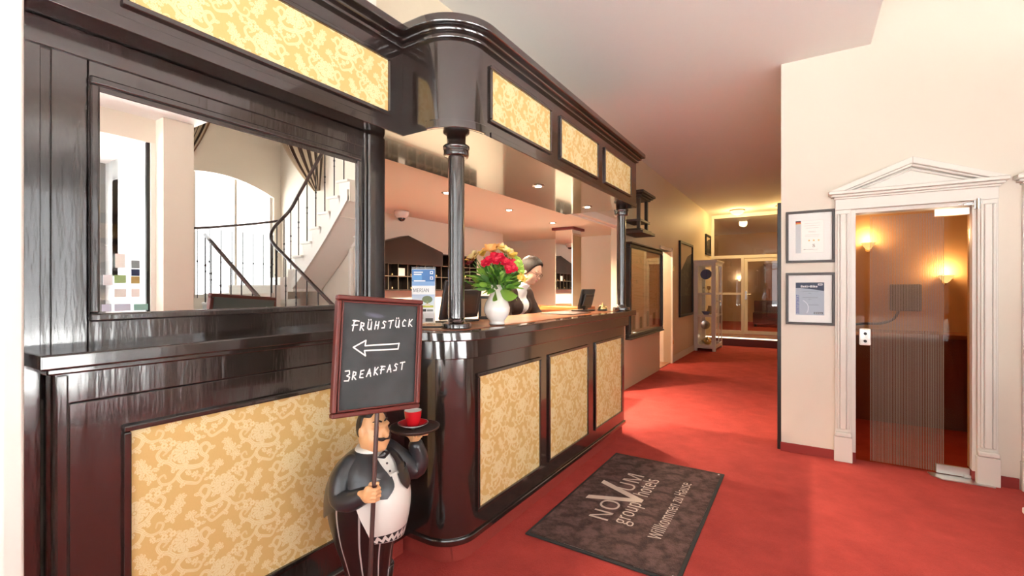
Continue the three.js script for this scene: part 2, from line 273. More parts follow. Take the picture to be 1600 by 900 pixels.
// glazed front behind the camera
struct('wall_front', [sbox(-1.95, -1.45, 0, HC, 2.2, 2.35), sbox(-1.45, 2.68, 0, 0.35, 2.2, 2.35), sbox(-1.45, 2.68, 3.1, HC, 2.2, 2.35), sbox(2.35, 2.68, 0.35, 3.1, 2.2, 2.35)], M.wall);
{
  const w = structGroup('window_3');
  struct('window_frame', [...[-1.43, -0.18, 1.08, 2.33].map((x) => box(x - 0.03, x + 0.03, 0.35, 3.1, 2.22, 2.3)), box(-1.43, 2.33, 0.35, 0.41, 2.22, 2.3), box(-1.43, 2.33, 2.4, 2.46, 2.22, 2.3), box(-1.43, 2.33, 3.04, 3.1, 2.22, 2.3)], M.white, w);
  for (const [a, b] of [[-1.4, -0.21], [-0.15, 1.05], [1.11, 2.3]]) struct('window_pane', sbox(a, b, 0.41, 3.04, 2.258, 2.262), M.glass, w);
}
// left wall beside and behind the panelling, reception walls and its low ceiling
struct('wall_left', [sbox(-1.96, -1.7, 0, HC, -0.275, 2.2), sbox(-2.3, -1.95, 0, HC, -1.7, -0.275)], M.wall);
struct('trim_1', box(-1.74, -1.665, 0, HC, -0.318, -0.275, 0.008), M.white);
struct('wall_reception_back', [sbox(-3.98, -3.83, 0, 2.22, -5.78, -1.55), sbox(-4.6, -3.98, 0, 2.22, -5.78, -5.66)], M.wall);
struct('wall_reception_side', sbox(-4.7, -2.0, 0, 2.22, -1.74, -1.6), M.wall);
struct('wall_reception_recess', sbox(-4.7, -4.45, 0, 2.22, -6.95, -5.66), M.wall);
struct('wall_reception_end', sbox(-4.7, -2.12, 0, 2.22, -6.95, -6.8), M.wall);
struct('ceiling_reception', [sbox(-4.7, -2.14, 2.22, 2.4, -6.95, -1.6), sbox(-2.2, -2.06, 2.22, 2.3, -6.0, -4.42)], std(new THREE.Color().setRGB(0.80, 0.72, 0.62), 0.8));
struct('trim_2', box(-2.16, -2.125, 2.2, 2.235, -5.98, -1.72, 0.006), M.white);
struct('wall_bulkhead', sbox(-2.2, -2.06, 2.3, HC, -5.98, -1.7), M.corridor);
struct('wall_bulkhead_end', sbox(-4.7, -2.2, 2.4, HC, -6.95, -6.8), M.corridor);
struct('baseboard_corridor', [box(-2.06, -2.045, 0, 0.13, -13.2, -8.84, 0.004)], M.white);
struct('baseboard_door', [box(-0.16, 0.226, 0, 0.075, -4.58, -4.566, 0.003), box(1.175, 1.272, 0, 0.075, -4.58, -4.566, 0.003), box(2.16, 4.0, 0, 0.075, -4.58, -4.566, 0.003)], M.redBase);
struct('trim_3', box(-0.185, -0.156, 0, 2.14, -4.70, -4.60, 0.004), M.black);

// doorway on the left of the corridor, a lit room behind it
{
  const d = structGroup('door_3');
  struct('door_casing', [box(-2.21, -2.035, 0, 2.14, -8.84, -8.77), box(-2.21, -2.045, 2.08, 2.13, -8.77, -7.96)], M.white, d);
  const leaf = box(-2.9, -2.21, 0.01, 2.05, -8.82, -8.78); struct('door_leaf', leaf, M.white, d);
  for (const y of [0.35, 1.72]) struct('hinge', cyl(0.012, 0.012, 0.09, -2.03, y, -8.8), M.brass, d);
  const warm = std(new THREE.Color().setRGB(0.82, 0.62, 0.45), 0.7);
  struct('wall_side_room', [sbox(-4.4, -4.3, 0, 2.6, -9.6, -7.2), sbox(-4.4, -2.2, 0, 2.6, -9.7, -9.6), sbox(-4.4, -2.2, 0, 2.6, -7.2, -7.1)], warm);
  struct('ceiling_side_room', sbox(-4.4, -2.2, 2.6, 2.7, -9.7, -7.1), M.ceiling);
  struct('floor_side_room', sbox(-4.4, -2.08, 0.001, 0.012, -9.6, -7.2), M.wood);
}
// room behind the glass door
{
  const ochre = std(new THREE.Color().setRGB(0.60, 0.39, 0.21), 0.7);
  struct('wall_office_back', sbox(-0.02, 2.4, 0, 2.7, -6.6, -6.5), ochre); struct('wall_office_left', sbox(-0.02, 0.02, 0, 2.7, -6.5, -4.72), ochre); struct('wall_office_right', sbox(2.3, 2.4, 0, 2.7, -6.5, -4.72), ochre);
  struct('ceiling_office', sbox(-0.02, 2.4, 2.7, 2.8, -6.6, -4.72), M.ceiling);
}
// end of the corridor: step, glass partition, the room behind it
{
  const s = structGroup('step_1');
  struct('step_body', [sbox(-2.06, -0.155, 0, 0.17, -13.2, -12.2)], M.mahogany, s);
  struct('step_top', [box(-2.06, -0.155, 0.17, 0.2, -13.2, -12.18, 0.004)], M.wood, s);
  struct('step_light_strip', box(-2.05, -0.16, 0.186, 0.212, -12.176, -12.165, 0), glow(1, 0.86, 0.62, 2.2), s);
  const l = new THREE.RectAreaLight(new THREE.Color(1, 0.84, 0.6), 1.6, 1.85, 0.03); l.position.set(-1.1, 0.199, -12.15); l.rotation.y = Math.PI; lamp(l, s);
  const p = structGroup('window_4');
  const z = -13.24;
  struct('partition_frame', [box(-2.06, -1.99, 0.2, HC, z, z + 0.06), box(-0.22, -0.155, 0.2, HC, z, z + 0.06), box(-2.0, -0.2, HC - 0.09, HC, z, z + 0.06), box(-2.0, -0.2, 2.17, 2.25, z, z + 0.06), box(-1.34, -1.27, 0.2, 2.17, z, z + 0.06), box(-2.0, -1.34, 0.2, 0.29, z, z + 0.06), box(-2.0, -1.34, 1.22, 1.28, z, z + 0.06)], M.white, p);
  struct('window_pane', sbox(-1.99, -0.22, 2.25, HC - 0.09, z + 0.028, z + 0.032), M.glass, p);
  struct('window_pane', sbox(-1.99, -1.34, 0.29, 1.22, z + 0.028, z + 0.032), M.glass, p);
  struct('window_pane', sbox(-1.99, -1.34, 1.28, 2.17, z + 0.028, z + 0.032), M.glass, p);
  const d = structGroup('door_4');
  struct('door_frame', [box(-1.265, -1.19, 0.21, 2.16, z, z + 0.05), box(-0.3, -0.225, 0.21, 2.16, z, z + 0.05), box(-1.19, -0.3, 2.08, 2.16, z, z + 0.05), box(-1.19, -0.3, 0.21, 0.3, z, z + 0.05)], M.white, d);
  struct('door_pane', sbox(-1.19, -0.3, 0.3, 2.08, z + 0.022, z + 0.026), M.glass, d);
  struct('door_handle', [box(-1.25, -1.205, 1.1, 1.32, z + 0.05, z + 0.056), rod([-1.228, 1.24, z + 0.05], [-1.228, 1.24, z + 0.09], 0.01), rod([-1.228, 1.24, z + 0.09], [-1.11, 1.24, z + 0.09], 0.009)], M.chrome, d);
  const warm = std(new THREE.Color().setRGB(0.60, 0.42, 0.27), 0.6);
  struct('floor_back_room', sbox(-3.2, 1.6, 0.1, 0.2, -18.2, -13.24), M.carpetRiser);
  struct('wall_back_room', [sbox(-3.2, 1.6, 0.2, HC, -18.3, -18.2), sbox(-3.3, -3.2, 0.2, HC, -18.2, -13.4), sbox(1.6, 1.7, 0.2, HC, -18.2, -13.4), sbox(-3.3, -2.2, 0.2, HC, -13.4, -13.3), sbox(-0.02, 1.7, 0.2, HC, -13.4, -13.3)], warm);
  struct('ceiling_back_room', sbox(-3.3, 1.7, HC, HC + 0.2, -18.3, -13.4), M.ceiling);
}
// glass door in its classical surround
function surround(n, x0, x1) {
  const g = structGroup('trim_' + n), xm = (x0 + x1) / 2, z = -4.58, w = 0.105;
  for (const [a, b] of [[x0 - w, x0], [x1, x1 + w]]) {
    const mid = (a + b) / 2;
    struct('pilaster', [box(a, b, 0.22, 2.03, z, z + 0.028, 0.003), box(a + 0.012, a + 0.03, 0.26, 2.0, z + 0.02, z + 0.042, 0.007), box(mid - 0.022, mid + 0.022, 0.26, 2.0, z + 0.02, z + 0.044, 0.009), box(b - 0.03, b - 0.012, 0.26, 2.0, z + 0.02, z + 0.042, 0.007)], M.white, g);
    struct('plinth_block', [box(a - 0.008, b + 0.008, 0, 0.2, z, z + 0.048, 0.004), box(a - 0.004, b + 0.004, 0.2, 0.24, z, z + 0.056, 0.012)], M.white, g);
  }
  const a = x0 - w, b = x1 + w;
  struct('architrave', [box(a, b, 2.03, 2.115, z, z + 0.04, 0.003), box(a - 0.01, b + 0.01, 2.115, 2.13, z, z + 0.055, 0.005), box(a - 0.03, b + 0.03, 2.13, 2.15, z, z + 0.075, 0.008), box(a - 0.045, b + 0.045, 2.15, 2.175, z, z + 0.1, 0.006)], M.white, g);
  const ap = 2.385, e = b + 0.045;
  struct('pediment', [extrudeXY([[a - 0.045, 2.175], [e, 2.175], [xm, ap]], z, z + 0.02),
    ...[[0, 0.045, 0.095], [0.045, 0.062, 0.07], [0.072, 0.085, 0.045]].flatMap(([d0, d1, dep]) => [-1, 1].map((s) => { const hw = xm - a + 0.045, L = Math.hypot(hw, ap - 2.175), k = L / hw;
      return extrudeXY([[xm, ap - d0 * k], [xm + s * hw * (1 - d0 * 4.4), 2.175], [xm + s * hw * (1 - d1 * 4.4), 2.175], [xm, ap - d1 * k]].slice(), z, z + dep, 0.004); }))], M.white, g);
}
surround(4, 0.33, 1.06); surround(5, 1.39, 2.05);
{
  const d = structGroup('door_1'), z = -4.635;
  struct('door_jamb', [box(0.33, 0.362, 0.075, 2.03, -4.70, -4.585, 0.003), box(1.038, 1.06, 0.075, 2.03, -4.70, -4.585, 0.003), box(0.362, 1.038, 2.0, 2.03, -4.70, -4.585, 0.003)], M.white, d);
  struct('door_jamb_foot', [box(0.33, 0.362, 0, 0.075, -4.70, -4.584, 0.002), box(1.038, 1.06, 0, 0.075, -4.70, -4.584, 0.002)], M.redBase, d);
  struct('door_pane', box(0.366, 1.034, 0.012, 1.985, z - 0.005, z + 0.005, 0.001), phys(new THREE.Color().setRGB(0.92, 0.77, 0.58), 0.0, { transmission: 1, thickness: 0, ior: 1.14 }), d);
  const st = part('frosted_stripe', Array.from({ length: 47 }, (_, i) => sbox(0.458 + i * 0.0094, 0.4625 + i * 0.0094, 0.02, 1.97, z + 0.0052, z + 0.0064)), phys(new THREE.Color().setRGB(0.84, 0.76, 0.68), 0.5, { transmission: 0.88, thickness: 0, ior: 1.2 }), d); st.userData.kind = 'stuff';
  const lk = part('lock_case', box(0.385, 0.462, 0.94, 1.075, z + 0.005, z + 0.03, 0.012), M.porcelain, d, 'white lock case'); lk.userData.label = 'white plastic lock case';
  for (const y of [1.035, 0.975]) part('lock_cylinder', [(() => { const q = cyl(0.011, 0.011, 0.012, 0, 0, 0, 20); q.rotateX(Math.PI / 2); q.translate(0.424, y, z + 0.03); return q; })()], M.black, lk);
  part('top_hinge', [box(0.84, 1.034, 1.94, 1.992, z - 0.012, z + 0.016, 0.002)], std(new THREE.Color().setRGB(0.82, 0.7, 0.62), 0.35, { metalness: 0.7 }), d);
  part('closer_arm', [rod([0.905, 2.004, z + 0.035], [1.05, 2.02, z + 0.06], 0.005), box(0.99, 1.05, 2.0, 2.014, z + 0.04, z + 0.062), box(1.04, 1.085, 1.965, 2.04, z + 0.05, z + 0.085, 0.004), cyl(0.014, 0.014, 0.075, 1.062, 1.965, z + 0.088)], M.chrome, d);
  part('bottom_hinge', [box(0.85, 1.034, 0.012, 0.075, z - 0.014, z + 0.016, 0.002), box(1.0, 1.055, 0.01, 0.03, z + 0.016, z + 0.03, 0.002)], M.brushed, d);
  part('floor_plate', plan([[0.8, z + 0.012], [1.12, z + 0.012], [1.14, z + 0.13], [0.86, z + 0.13], [0.81, z + 0.075]], 0.0, 0.008, 0.001), M.brushed, d);
}
{
  const d = structGroup('door_2');
  struct('door_leaf', [box(1.41, 2.03, 0.01, 2.01, -4.68, -4.64), ...[[0.25, 0.95], [1.1, 1.8]].flatMap(([a, b]) => frameZ(-4.641, 1.52, 1.92, a, b, 0.02, 0.01))], M.white, d);
  struct('door_jamb', [box(1.39, 1.41, 0, 2.03, -4.70, -4.585), box(2.03, 2.05, 0, 2.03, -4.70, -4.585), box(1.41, 2.03, 2.01, 2.03, -4.70, -4.585)], M.white, d);
  struct('door_handle', [rod([1.47, 1.02, -4.64], [1.47, 1.02, -4.59], 0.01), rod([1.47, 1.02, -4.595], [1.58, 1.02, -4.595], 0.009)], M.chrome, d);
}
// ================================================================ panelling, counter, canopy
const L = M.lacquer, LS = M.lacquerSmooth;
const arc = (cx, cz, R, n = 24) => Array.from({ length: n + 1 }, (_, i) => { const t = (i / n) * Math.PI / 2; return [cx + R * Math.sin(t), cz + R * Math.cos(t)]; });   // with short flats at both ends
const arcF = (cx, cz, R) => [[cx - 0.01, cz + R], ...arc(cx, cz, R), [cx + R, cz - 0.01]];   // from facing +z to facing +x
{
  const t = thing('wall_panelling', 'black lacquered wood wall panelling left of the counter with a large damask panel and ledge', 'panelling');
  part('back_board', [box(-1.95, -1.85, 0, 2.18, -0.385, -0.318, 0.002), box(-1.95, -1.85, 1.16, 2.18, -0.487, -0.406, 0.002), box(-1.95, -1.85, 1.16, 2.18, -1.66, -0.489, 0.002), box(-1.95, -1.858, 1.16, 2.18, -0.406, -0.385, 0)], L, t);
  part('top_rail', box(-1.9, -1.842, 2.1, 2.178, -1.66, -0.32, 0.002), L, t);
  part('post', [box(-1.93, -1.825, 1.222, 2.178, -1.655, -1.545, 0.012), box(-1.86, -1.835, 1.222, 2.178, -1.545, -1.527, 0.008)], LS, t);
  part('cabinet_body', [box(-1.95, -1.772, 0.1, 1.068, -1.735, -0.40, 0.004), box(-1.95, -1.77, 1.07, 1.18, -1.66, -0.395, 0.003), box(-1.95, -1.77, 1.07, 1.133, -1.735, -1.66, 0.001)], L, t);
  part('corner_post', box(-1.86, -1.768, 0.1, 1.16, -0.432, -0.39, 0.012), L, t);
  part('damask_panel', box(-1.775, -1.768, 0.278, 0.955, -1.585, -0.568, 0.001), M.damask, t, 'gold damask wall covering');
  part('panel_moulding', frameX(-1.772, 0.278, 0.955, -1.585, -0.568, 0.021, 0.017, 0.006), LS, t);
  part('base_moulding', [box(-1.95, -1.756, 0.092, 0.125, -1.735, -0.39, 0.008)], LS, t);
  part('plinth', box(-1.95, -1.782, 0, 0.092, -1.735, -0.41, 0.002), M.carpetRiser, t, 'red carpeted plinth');
  part('ledge', [box(-1.95, -1.682, 1.18, 1.222, -1.652, -0.348, 0.006), box(-1.95, -1.72, 1.16, 1.18, -1.652, -0.37, 0.006)], LS, t);
}
{
  const t = thing('wall_mirror', 'large wall mirror in a black lacquered frame above the panelled ledge, reflecting the staircase', 'mirror');
  const m = part('mirror_glass', sbox(-1.848, -1.843, 1.318, 2.03, -1.486, -0.51), M.mirror, t);
  part('mirror_frame', [...frameX(-1.85, 1.322, 2.026, -1.482, -0.513, 0.026, 0.02, 0.007), ...frameX(-1.85, 1.34, 2.008, -1.464, -0.531, 0.02, 0.009, 0.003).slice(1, 2)], L, t);
}
const canopyPlan = (o) => [[-1.95, -0.32], [-1.74 + o, -0.32], [-1.74 + o, -1.69 + o], ...arcF(-1.37 - 0.2, -1.69 - 0.2, 0.2 + o), [-1.37 + o, -4.42 - o], [-2.13, -4.42 - o], [-2.13, -1.9], [-1.95, -1.75]];
{
  const t = thing('canopy', 'black lacquered canopy over the reception with a curved corner, stepped cornice and gold damask panels', 'canopy');
  part('fascia', plan(canopyPlan(0), 2.182, 2.66), LS, t);
  part('cornice', [plan(canopyPlan(0.02), 2.62, 2.645, 0.004), plan(canopyPlan(0.042), 2.645, 2.668, 0.008), plan(canopyPlan(0.07), 2.668, 2.71, 0.006)], LS, t);
  for (const [a, b] of [[-2.61, -1.955], [-3.41, -2.765], [-4.235, -3.575]]) {
    part('damask_panel', box(-1.373, -1.367, 2.275, 2.535, a, b, 0.001), M.damask, t, 'gold damask panel');
    part('panel_moulding', frameX(-1.37, 2.275, 2.535, a, b, 0.018, 0.014, 0.005), LS, t);
  }
  part('damask_panel', box(-1.743, -1.737, 2.275, 2.53, -1.588, -0.555, 0.001), M.damask, t, 'gold damask panel');
  part('panel_moulding', frameX(-1.74, 2.275, 2.53, -1.588, -0.555, 0.02, 0.015, 0.005), LS, t);
  part('bottom_moulding', [box(-1.74, -1.732, 2.182, 2.222, -1.69, -0.33, 0.003), box(-1.37, -1.363, 2.182, 2.21, -4.42, -1.95, 0.003)], LS, t);
  part('corner_ring', plan([...arc(-1.57, -1.89, 0.215), ...arc(-1.57, -1.89, 0.19).reverse()], 2.182, 2.225, 0.005), LS, t);
}
const counterPlan = (o, back = -1.9) => [[back, -1.745 + o], ...arcF(-1.45 - 0.17, -1.745 - 0.17, 0.17 + o), [-1.45 + o, -4.30 - Math.max(o, 0) * 1.5], [back, -4.30 - Math.max(o, 0) * 1.5]];
{
  const t = thing('reception_counter', 'black lacquered reception counter with a rounded corner and three gold damask front panels', 'counter');
  part('body', plan(counterPlan(0), 0.1, 1.1), LS, t);
  part('apron', plan(counterPlan(0.03), 1.04, 1.136, 0.004), LS, t);
  for (const [a, b] of [[-2.612, -1.955], [-3.398, -2.755], [-4.205, -3.572]]) {
    part('damask_panel', box(-1.454, -1.447, 0.24, 0.93, a, b, 0.001), M.damask, t, 'gold damask panel');
    part('panel_moulding', frameX(-1.45, 0.24, 0.93, a, b, 0.02, 0.014, 0.005), LS, t);
  }
  part('base_moulding', plan(counterPlan(0.012), 0.092, 0.128, 0.008), LS, t);
  part('plinth', plan(counterPlan(-0.02), 0, 0.095), M.carpetRiser, t, 'red carpeted plinth');
}
{
  const t = thing('countertop', 'counter slab with a black lacquered edge and an orange brown wooden top', 'countertop');
  part('slab', plan(counterPlan(0.08, -1.93), 1.136, 1.184, 0.006), LS, t);
  part('wood_top', plan(counterPlan(-0.01, -1.915), 1.18, 1.187, 0.001), M.wood, t, 'orange brown varnished wooden surface');
}
{
  const t = thing('side_counter', 'orange brown wooden side counter in front of the mirrored pillar', 'counter');
  part('top', box(-3.1, -2.2, 1.13, 1.17, -5.42, -4.95, 0.004), M.wood, t);
  part('body', box(-3.05, -2.25, 0, 1.13, -5.38, -5.0, 0.003), M.wood, t);
}
for (const [x, z, lab] of [[-1.545, -1.885, 'glossy black round column rising from the rounded counter corner beside the magazine holder'], [-1.465, -4.26, 'glossy black round column at the far end of the counter beside the desk bell']]) {
  const t = thing('column', lab, 'column', [x, 1.187, z], 0);
  part('base', lathe([[0, 0], [0.078, 0], [0.08, 0.004], [0.08, 0.024], [0.077, 0.029], [0.05, 0.031], [0.045, 0.04], [0.043, 0.055], [0, 0.055]]), LS, t);
  part('shaft', cyl(0.043, 0.043, 0.89, 0, 0.05, 0, 40), LS, t);
  part('capital', lathe([[0, 0.9], [0.043, 0.9], [0.062, 0.903], [0.066, 0.91], [0.066, 0.935], [0.062, 0.94], [0.07, 0.945], [0.07, 0.958], [0.064, 0.963], [0.05, 0.966], [0.05, 0.993], [0, 0.993]]), LS, t);
}
// recessed downlights
function downlight(x, y, z, lab, power) {
  const t = thing('downlight', lab, 'downlight', [x, y, z], 0, 'recessed downlights');
  part('trim_ring', lathe([[0.028, 0.002], [0.03, -0.004], [0.044, -0.006], [0.047, -0.001], [0.047, 0.0]], 28), M.chrome, t);
  const b = part('bulb', cyl(0.024, 0.024, 0.008, 0, -0.006, 0, 20), glow(1, 0.86, 0.68, 30), t); b.castShadow = false;
  const s = new THREE.SpotLight(new THREE.Color(1, 0.85, 0.6), power, 0, 1.25, 0.8); s.position.set(0, -0.016, 0); s.target.position.set(0, -2, 0); t.add(s.target); s.shadow.radius = 1.2; lamp(s, t);
}
downlight(-1.71, 2.181, -3.07, 'lit downlight in the black canopy soffit above the vase end of the counter', 3);
downlight(-1.75, 2.181, -4.11, 'lit downlight in the black canopy soffit nearest the far column', 3);
downlight(-2.58, 2.219, -3.02, 'lit downlight in the pale reception ceiling right beside the near column', 34);
downlight(-2.6, 2.219, -4.04, 'lit downlight in the pale reception ceiling, the middle of three', 34);
downlight(-2.65, 2.219, -5.13, 'lit downlight in the pale reception ceiling in front of the mirrored pillar', 34);
{
  const t = thing('dome_camera', 'white dome security camera on the low reception ceiling', 'camera', [-3.62, 2.22, -3.5]);
  part('housing', lathe([[0, 0], [0.078, 0], [0.08, -0.012], [0.074, -0.045], [0.056, -0.07], [0.04, -0.074], [0, -0.074]]), M.porcelain, t);
  part('dome', ball(0.042, 0, -0.072, 0, 1, 0.85, 1), phys(new THREE.Color().setRGB(0.01, 0.01, 0.01), 0.05, { clearcoat: 1 }), t, 'dark glossy dome');
}
// ================================================================ things on the counter
{
  const t = thing('vase', 'white porcelain vase holding the flower bouquet on the counter', 'vase', [-1.5, 1.188, -2.2]);
  part('body', lathe([[0, 0], [0.044, 0], [0.047, 0.006], [0.043, 0.016], [0.047, 0.026], [0.064, 0.048], [0.075, 0.075], [0.076, 0.098], [0.066, 0.128], [0.05, 0.156], [0.04, 0.18], [0.039, 0.2], [0.045, 0.221], [0.051, 0.229], [0.049, 0.231], [0.041, 0.219], [0.034, 0.2], [0.034, 0.18], [0.03, 0.1], [0, 0.09]], 48), M.porcelain, t);
}
{
  const t = thing('flower_bouquet', 'bouquet of red, yellow and lime flowers with green leaves in the white vase', 'bouquet', [-1.5, 1.226, -2.2]); t.scale.setScalar(0.8);
  const leafM = (r, g, b) => phys(new THREE.Color().setRGB(r, g, b), 0.45, { side: THREE.DoubleSide });
  const greens = [leafM(0.07, 0.2, 0.025), leafM(0.12, 0.3, 0.03), leafM(0.22, 0.42, 0.05)], stemM = leafM(0.1, 0.26, 0.04);
  const blade = (l, w, bend) => { const n = 8, pos = [], idx = []; for (let i = 0; i <= n; i++) { const u = i / n, ww = w * Math.sin(Math.PI * Math.min(1, u * 0.94 + 0.06)) ** 0.8; for (const s of [-1, 0, 1]) pos.push(s * ww, l * u - bend * u * u * 0.4, bend * u * u + (s ? -0.15 * ww : 0)); }
    for (let i = 0; i < n; i++) for (const s of [0, 1]) { const a = i * 3 + s, b = a + 3; idx.push(a, b, a + 1, b, b + 1, a + 1); } const g = new THREE.BufferGeometry(); g.setAttribute('position', new THREE.Float32BufferAttribute(pos, 3)); g.setIndex(idx); g.computeVertexNormals(); return metricUV(g); };
  const blades = [blade(0.17, 0.028, 0.05), blade(0.14, 0.02, 0.03), blade(0.2, 0.011, 0.09), blade(0.12, 0.034, 0.04)];
  // right of the picture is (0.84, 0, -0.54) here; the spray is wider that way
  const dir = (az, el) => V(Math.cos(az) * Math.cos(el), Math.sin(el), Math.sin(az) * Math.cos(el));
  const grow = (g, m, az, el, start, scale, roll, name = 'leaf') => { const o = part(name, g, m, t); const d = dir(az, el), q = new THREE.Quaternion().setFromUnitVectors(V(0, 1, 0), d); o.quaternion.copy(q).multiply(new THREE.Quaternion().setFromAxisAngle(V(0, 1, 0), roll)); o.position.set(d.x * start, 0.215 + d.y * start, d.z * start); o.scale.setScalar(scale); return o; };
  const R = V(0.84, 0, -0.54), T = V(0.54, 0, 0.84), stems = [];
  for (let i = 0; i < 170; i++) { const az = i * 2.4 + rr(-0.3, 0.3), el = rr(-0.15, 1.35); grow(blades[[0, 1, 2, 2, 1, 3][i % 6]], greens[i % 3], az, el, rr(0.02, 0.135) * (el > 0 ? 1 : 0.5), rr(0.6, 0.95), rr(0, 6.28)); }
  const at = (u, v, w) => R.clone().multiplyScalar(u).addScaledVector(T, w).add(V(0, v, 0));
  for (const [u, v, w, s] of [[-0.9, 0.25, 0.3, 1.15], [-0.95, 0.42, 0.1, 1.1], [0.8, -0.12, 0.5, 1.15], [0.55, -0.3, 0.8, 1.15], [-0.2, -0.3, 0.9, 0.95], [0.9, 0.1, 0.3, 1]]) { const d = at(u, v, w).normalize(); const o = part('leaf', blades[3], greens[2], t); o.quaternion.setFromUnitVectors(V(0, 1, 0), d).multiply(new THREE.Quaternion().setFromAxisAngle(V(0, 1, 0), rr(0, 6))); o.position.set(d.x * 0.05, 0.2 + d.y * 0.05, d.z * 0.05); o.scale.setScalar(s * 1.2); }
  const bloom = (u, v, w, m, n, l, wd, open, core, name = 'flower') => { const p = at(u, v, w), d = p.clone().normalize().add(T.clone().multiplyScalar(0.55)).normalize(), gs = []; p.y += 0.215; stems.push(tube([[0, 0.12, 0], [p.x * 0.15, 0.215, p.z * 0.15], [p.x - d.x * 0.01, p.y - d.y * 0.01, p.z - d.z * 0.01]], 0.0033, 10, 6));
    for (let k = 0; k < n; k++) { const g = blade(l * rr(0.88, 1.06), wd, l * 0.25); g.rotateX(open * rr(0.55, 1.1)); g.rotateY((k / n) * 6.283 * (n > 12 ? 3 : 1) + rr(-0.1, 0.1)); gs.push(g); }
    const f = part(name, gs, m, t); f.position.copy(p); f.quaternion.setFromUnitVectors(V(0, 1, 0), d);
    if (core) part('flower_centre', ball(core[1], 0, core[1] * 0.4, 0, 1, 0.8, 1, 12), core[0], f); return f; };
  const red = leafM(0.6, 0.006, 0.035), pink = leafM(0.68, 0.03, 0.1), yellow = leafM(0.85, 0.55, 0.1), cream = leafM(0.85, 0.66, 0.3), peach = leafM(0.85, 0.42, 0.12), lime = leafM(0.42, 0.62, 0.1), darkRed = leafM(0.22, 0.008, 0.015), gold = leafM(0.8, 0.4, 0.02);
  for (const [u, v, w] of [[-0.05, 0.195, 0.1], [-0.015, 0.225, 0.09], [0.025, 0.215, 0.1], [-0.075, 0.175, 0.11], [0.0, 0.19, 0.12], [0.09, 0.17, 0.11], [0.115, 0.14, 0.12], [0.085, 0.13, 0.135], [0.12, 0.175, 0.08], [0.06, 0.18, 0.11]]) { bloom(u, v, w, rnd() < 0.7 ? red : pink, 26, 0.044, 0.012, 1.15, [red, 0.012]); }
  for (const [u, v, w, m] of [[-0.15, 0.215, 0.05, cream], [-0.165, 0.2, 0.04, yellow], [-0.05, 0.265, 0.04, peach], [-0.015, 0.275, 0.02, peach], [-0.03, 0.255, 0.07, peach], [0.05, 0.255, 0.04, yellow], [0.075, 0.245, 0.06, cream], [0.03, 0.27, 0.0, cream], [0.095, 0.225, 0.06, yellow], [-0.1, 0.235, -0.02, yellow]]) bloom(u, v, w, m, 7, 0.07, 0.021, 0.7, null);
  for (const [u, v, w] of [[0.13, 0.215, 0.05], [0.155, 0.19, 0.06], [0.165, 0.155, 0.07], [0.14, 0.165, 0.09], [0.17, 0.125, 0.07]]) bloom(u, v, w, lime, 30, 0.036, 0.012, 1.3, [lime, 0.017]);
  for (const [u, v, w] of [[0.175, 0.09, 0.08], [0.16, 0.075, 0.1], [0.185, 0.065, 0.07]]) bloom(u, v, w, yellow, 14, 0.03, 0.01, 1.1, [gold, 0.009]);
  bloom(-0.175, 0.18, 0.06, darkRed, 6, 0.06, 0.016, 0.8, null);
  part('stem', stems, stemM, t);
}
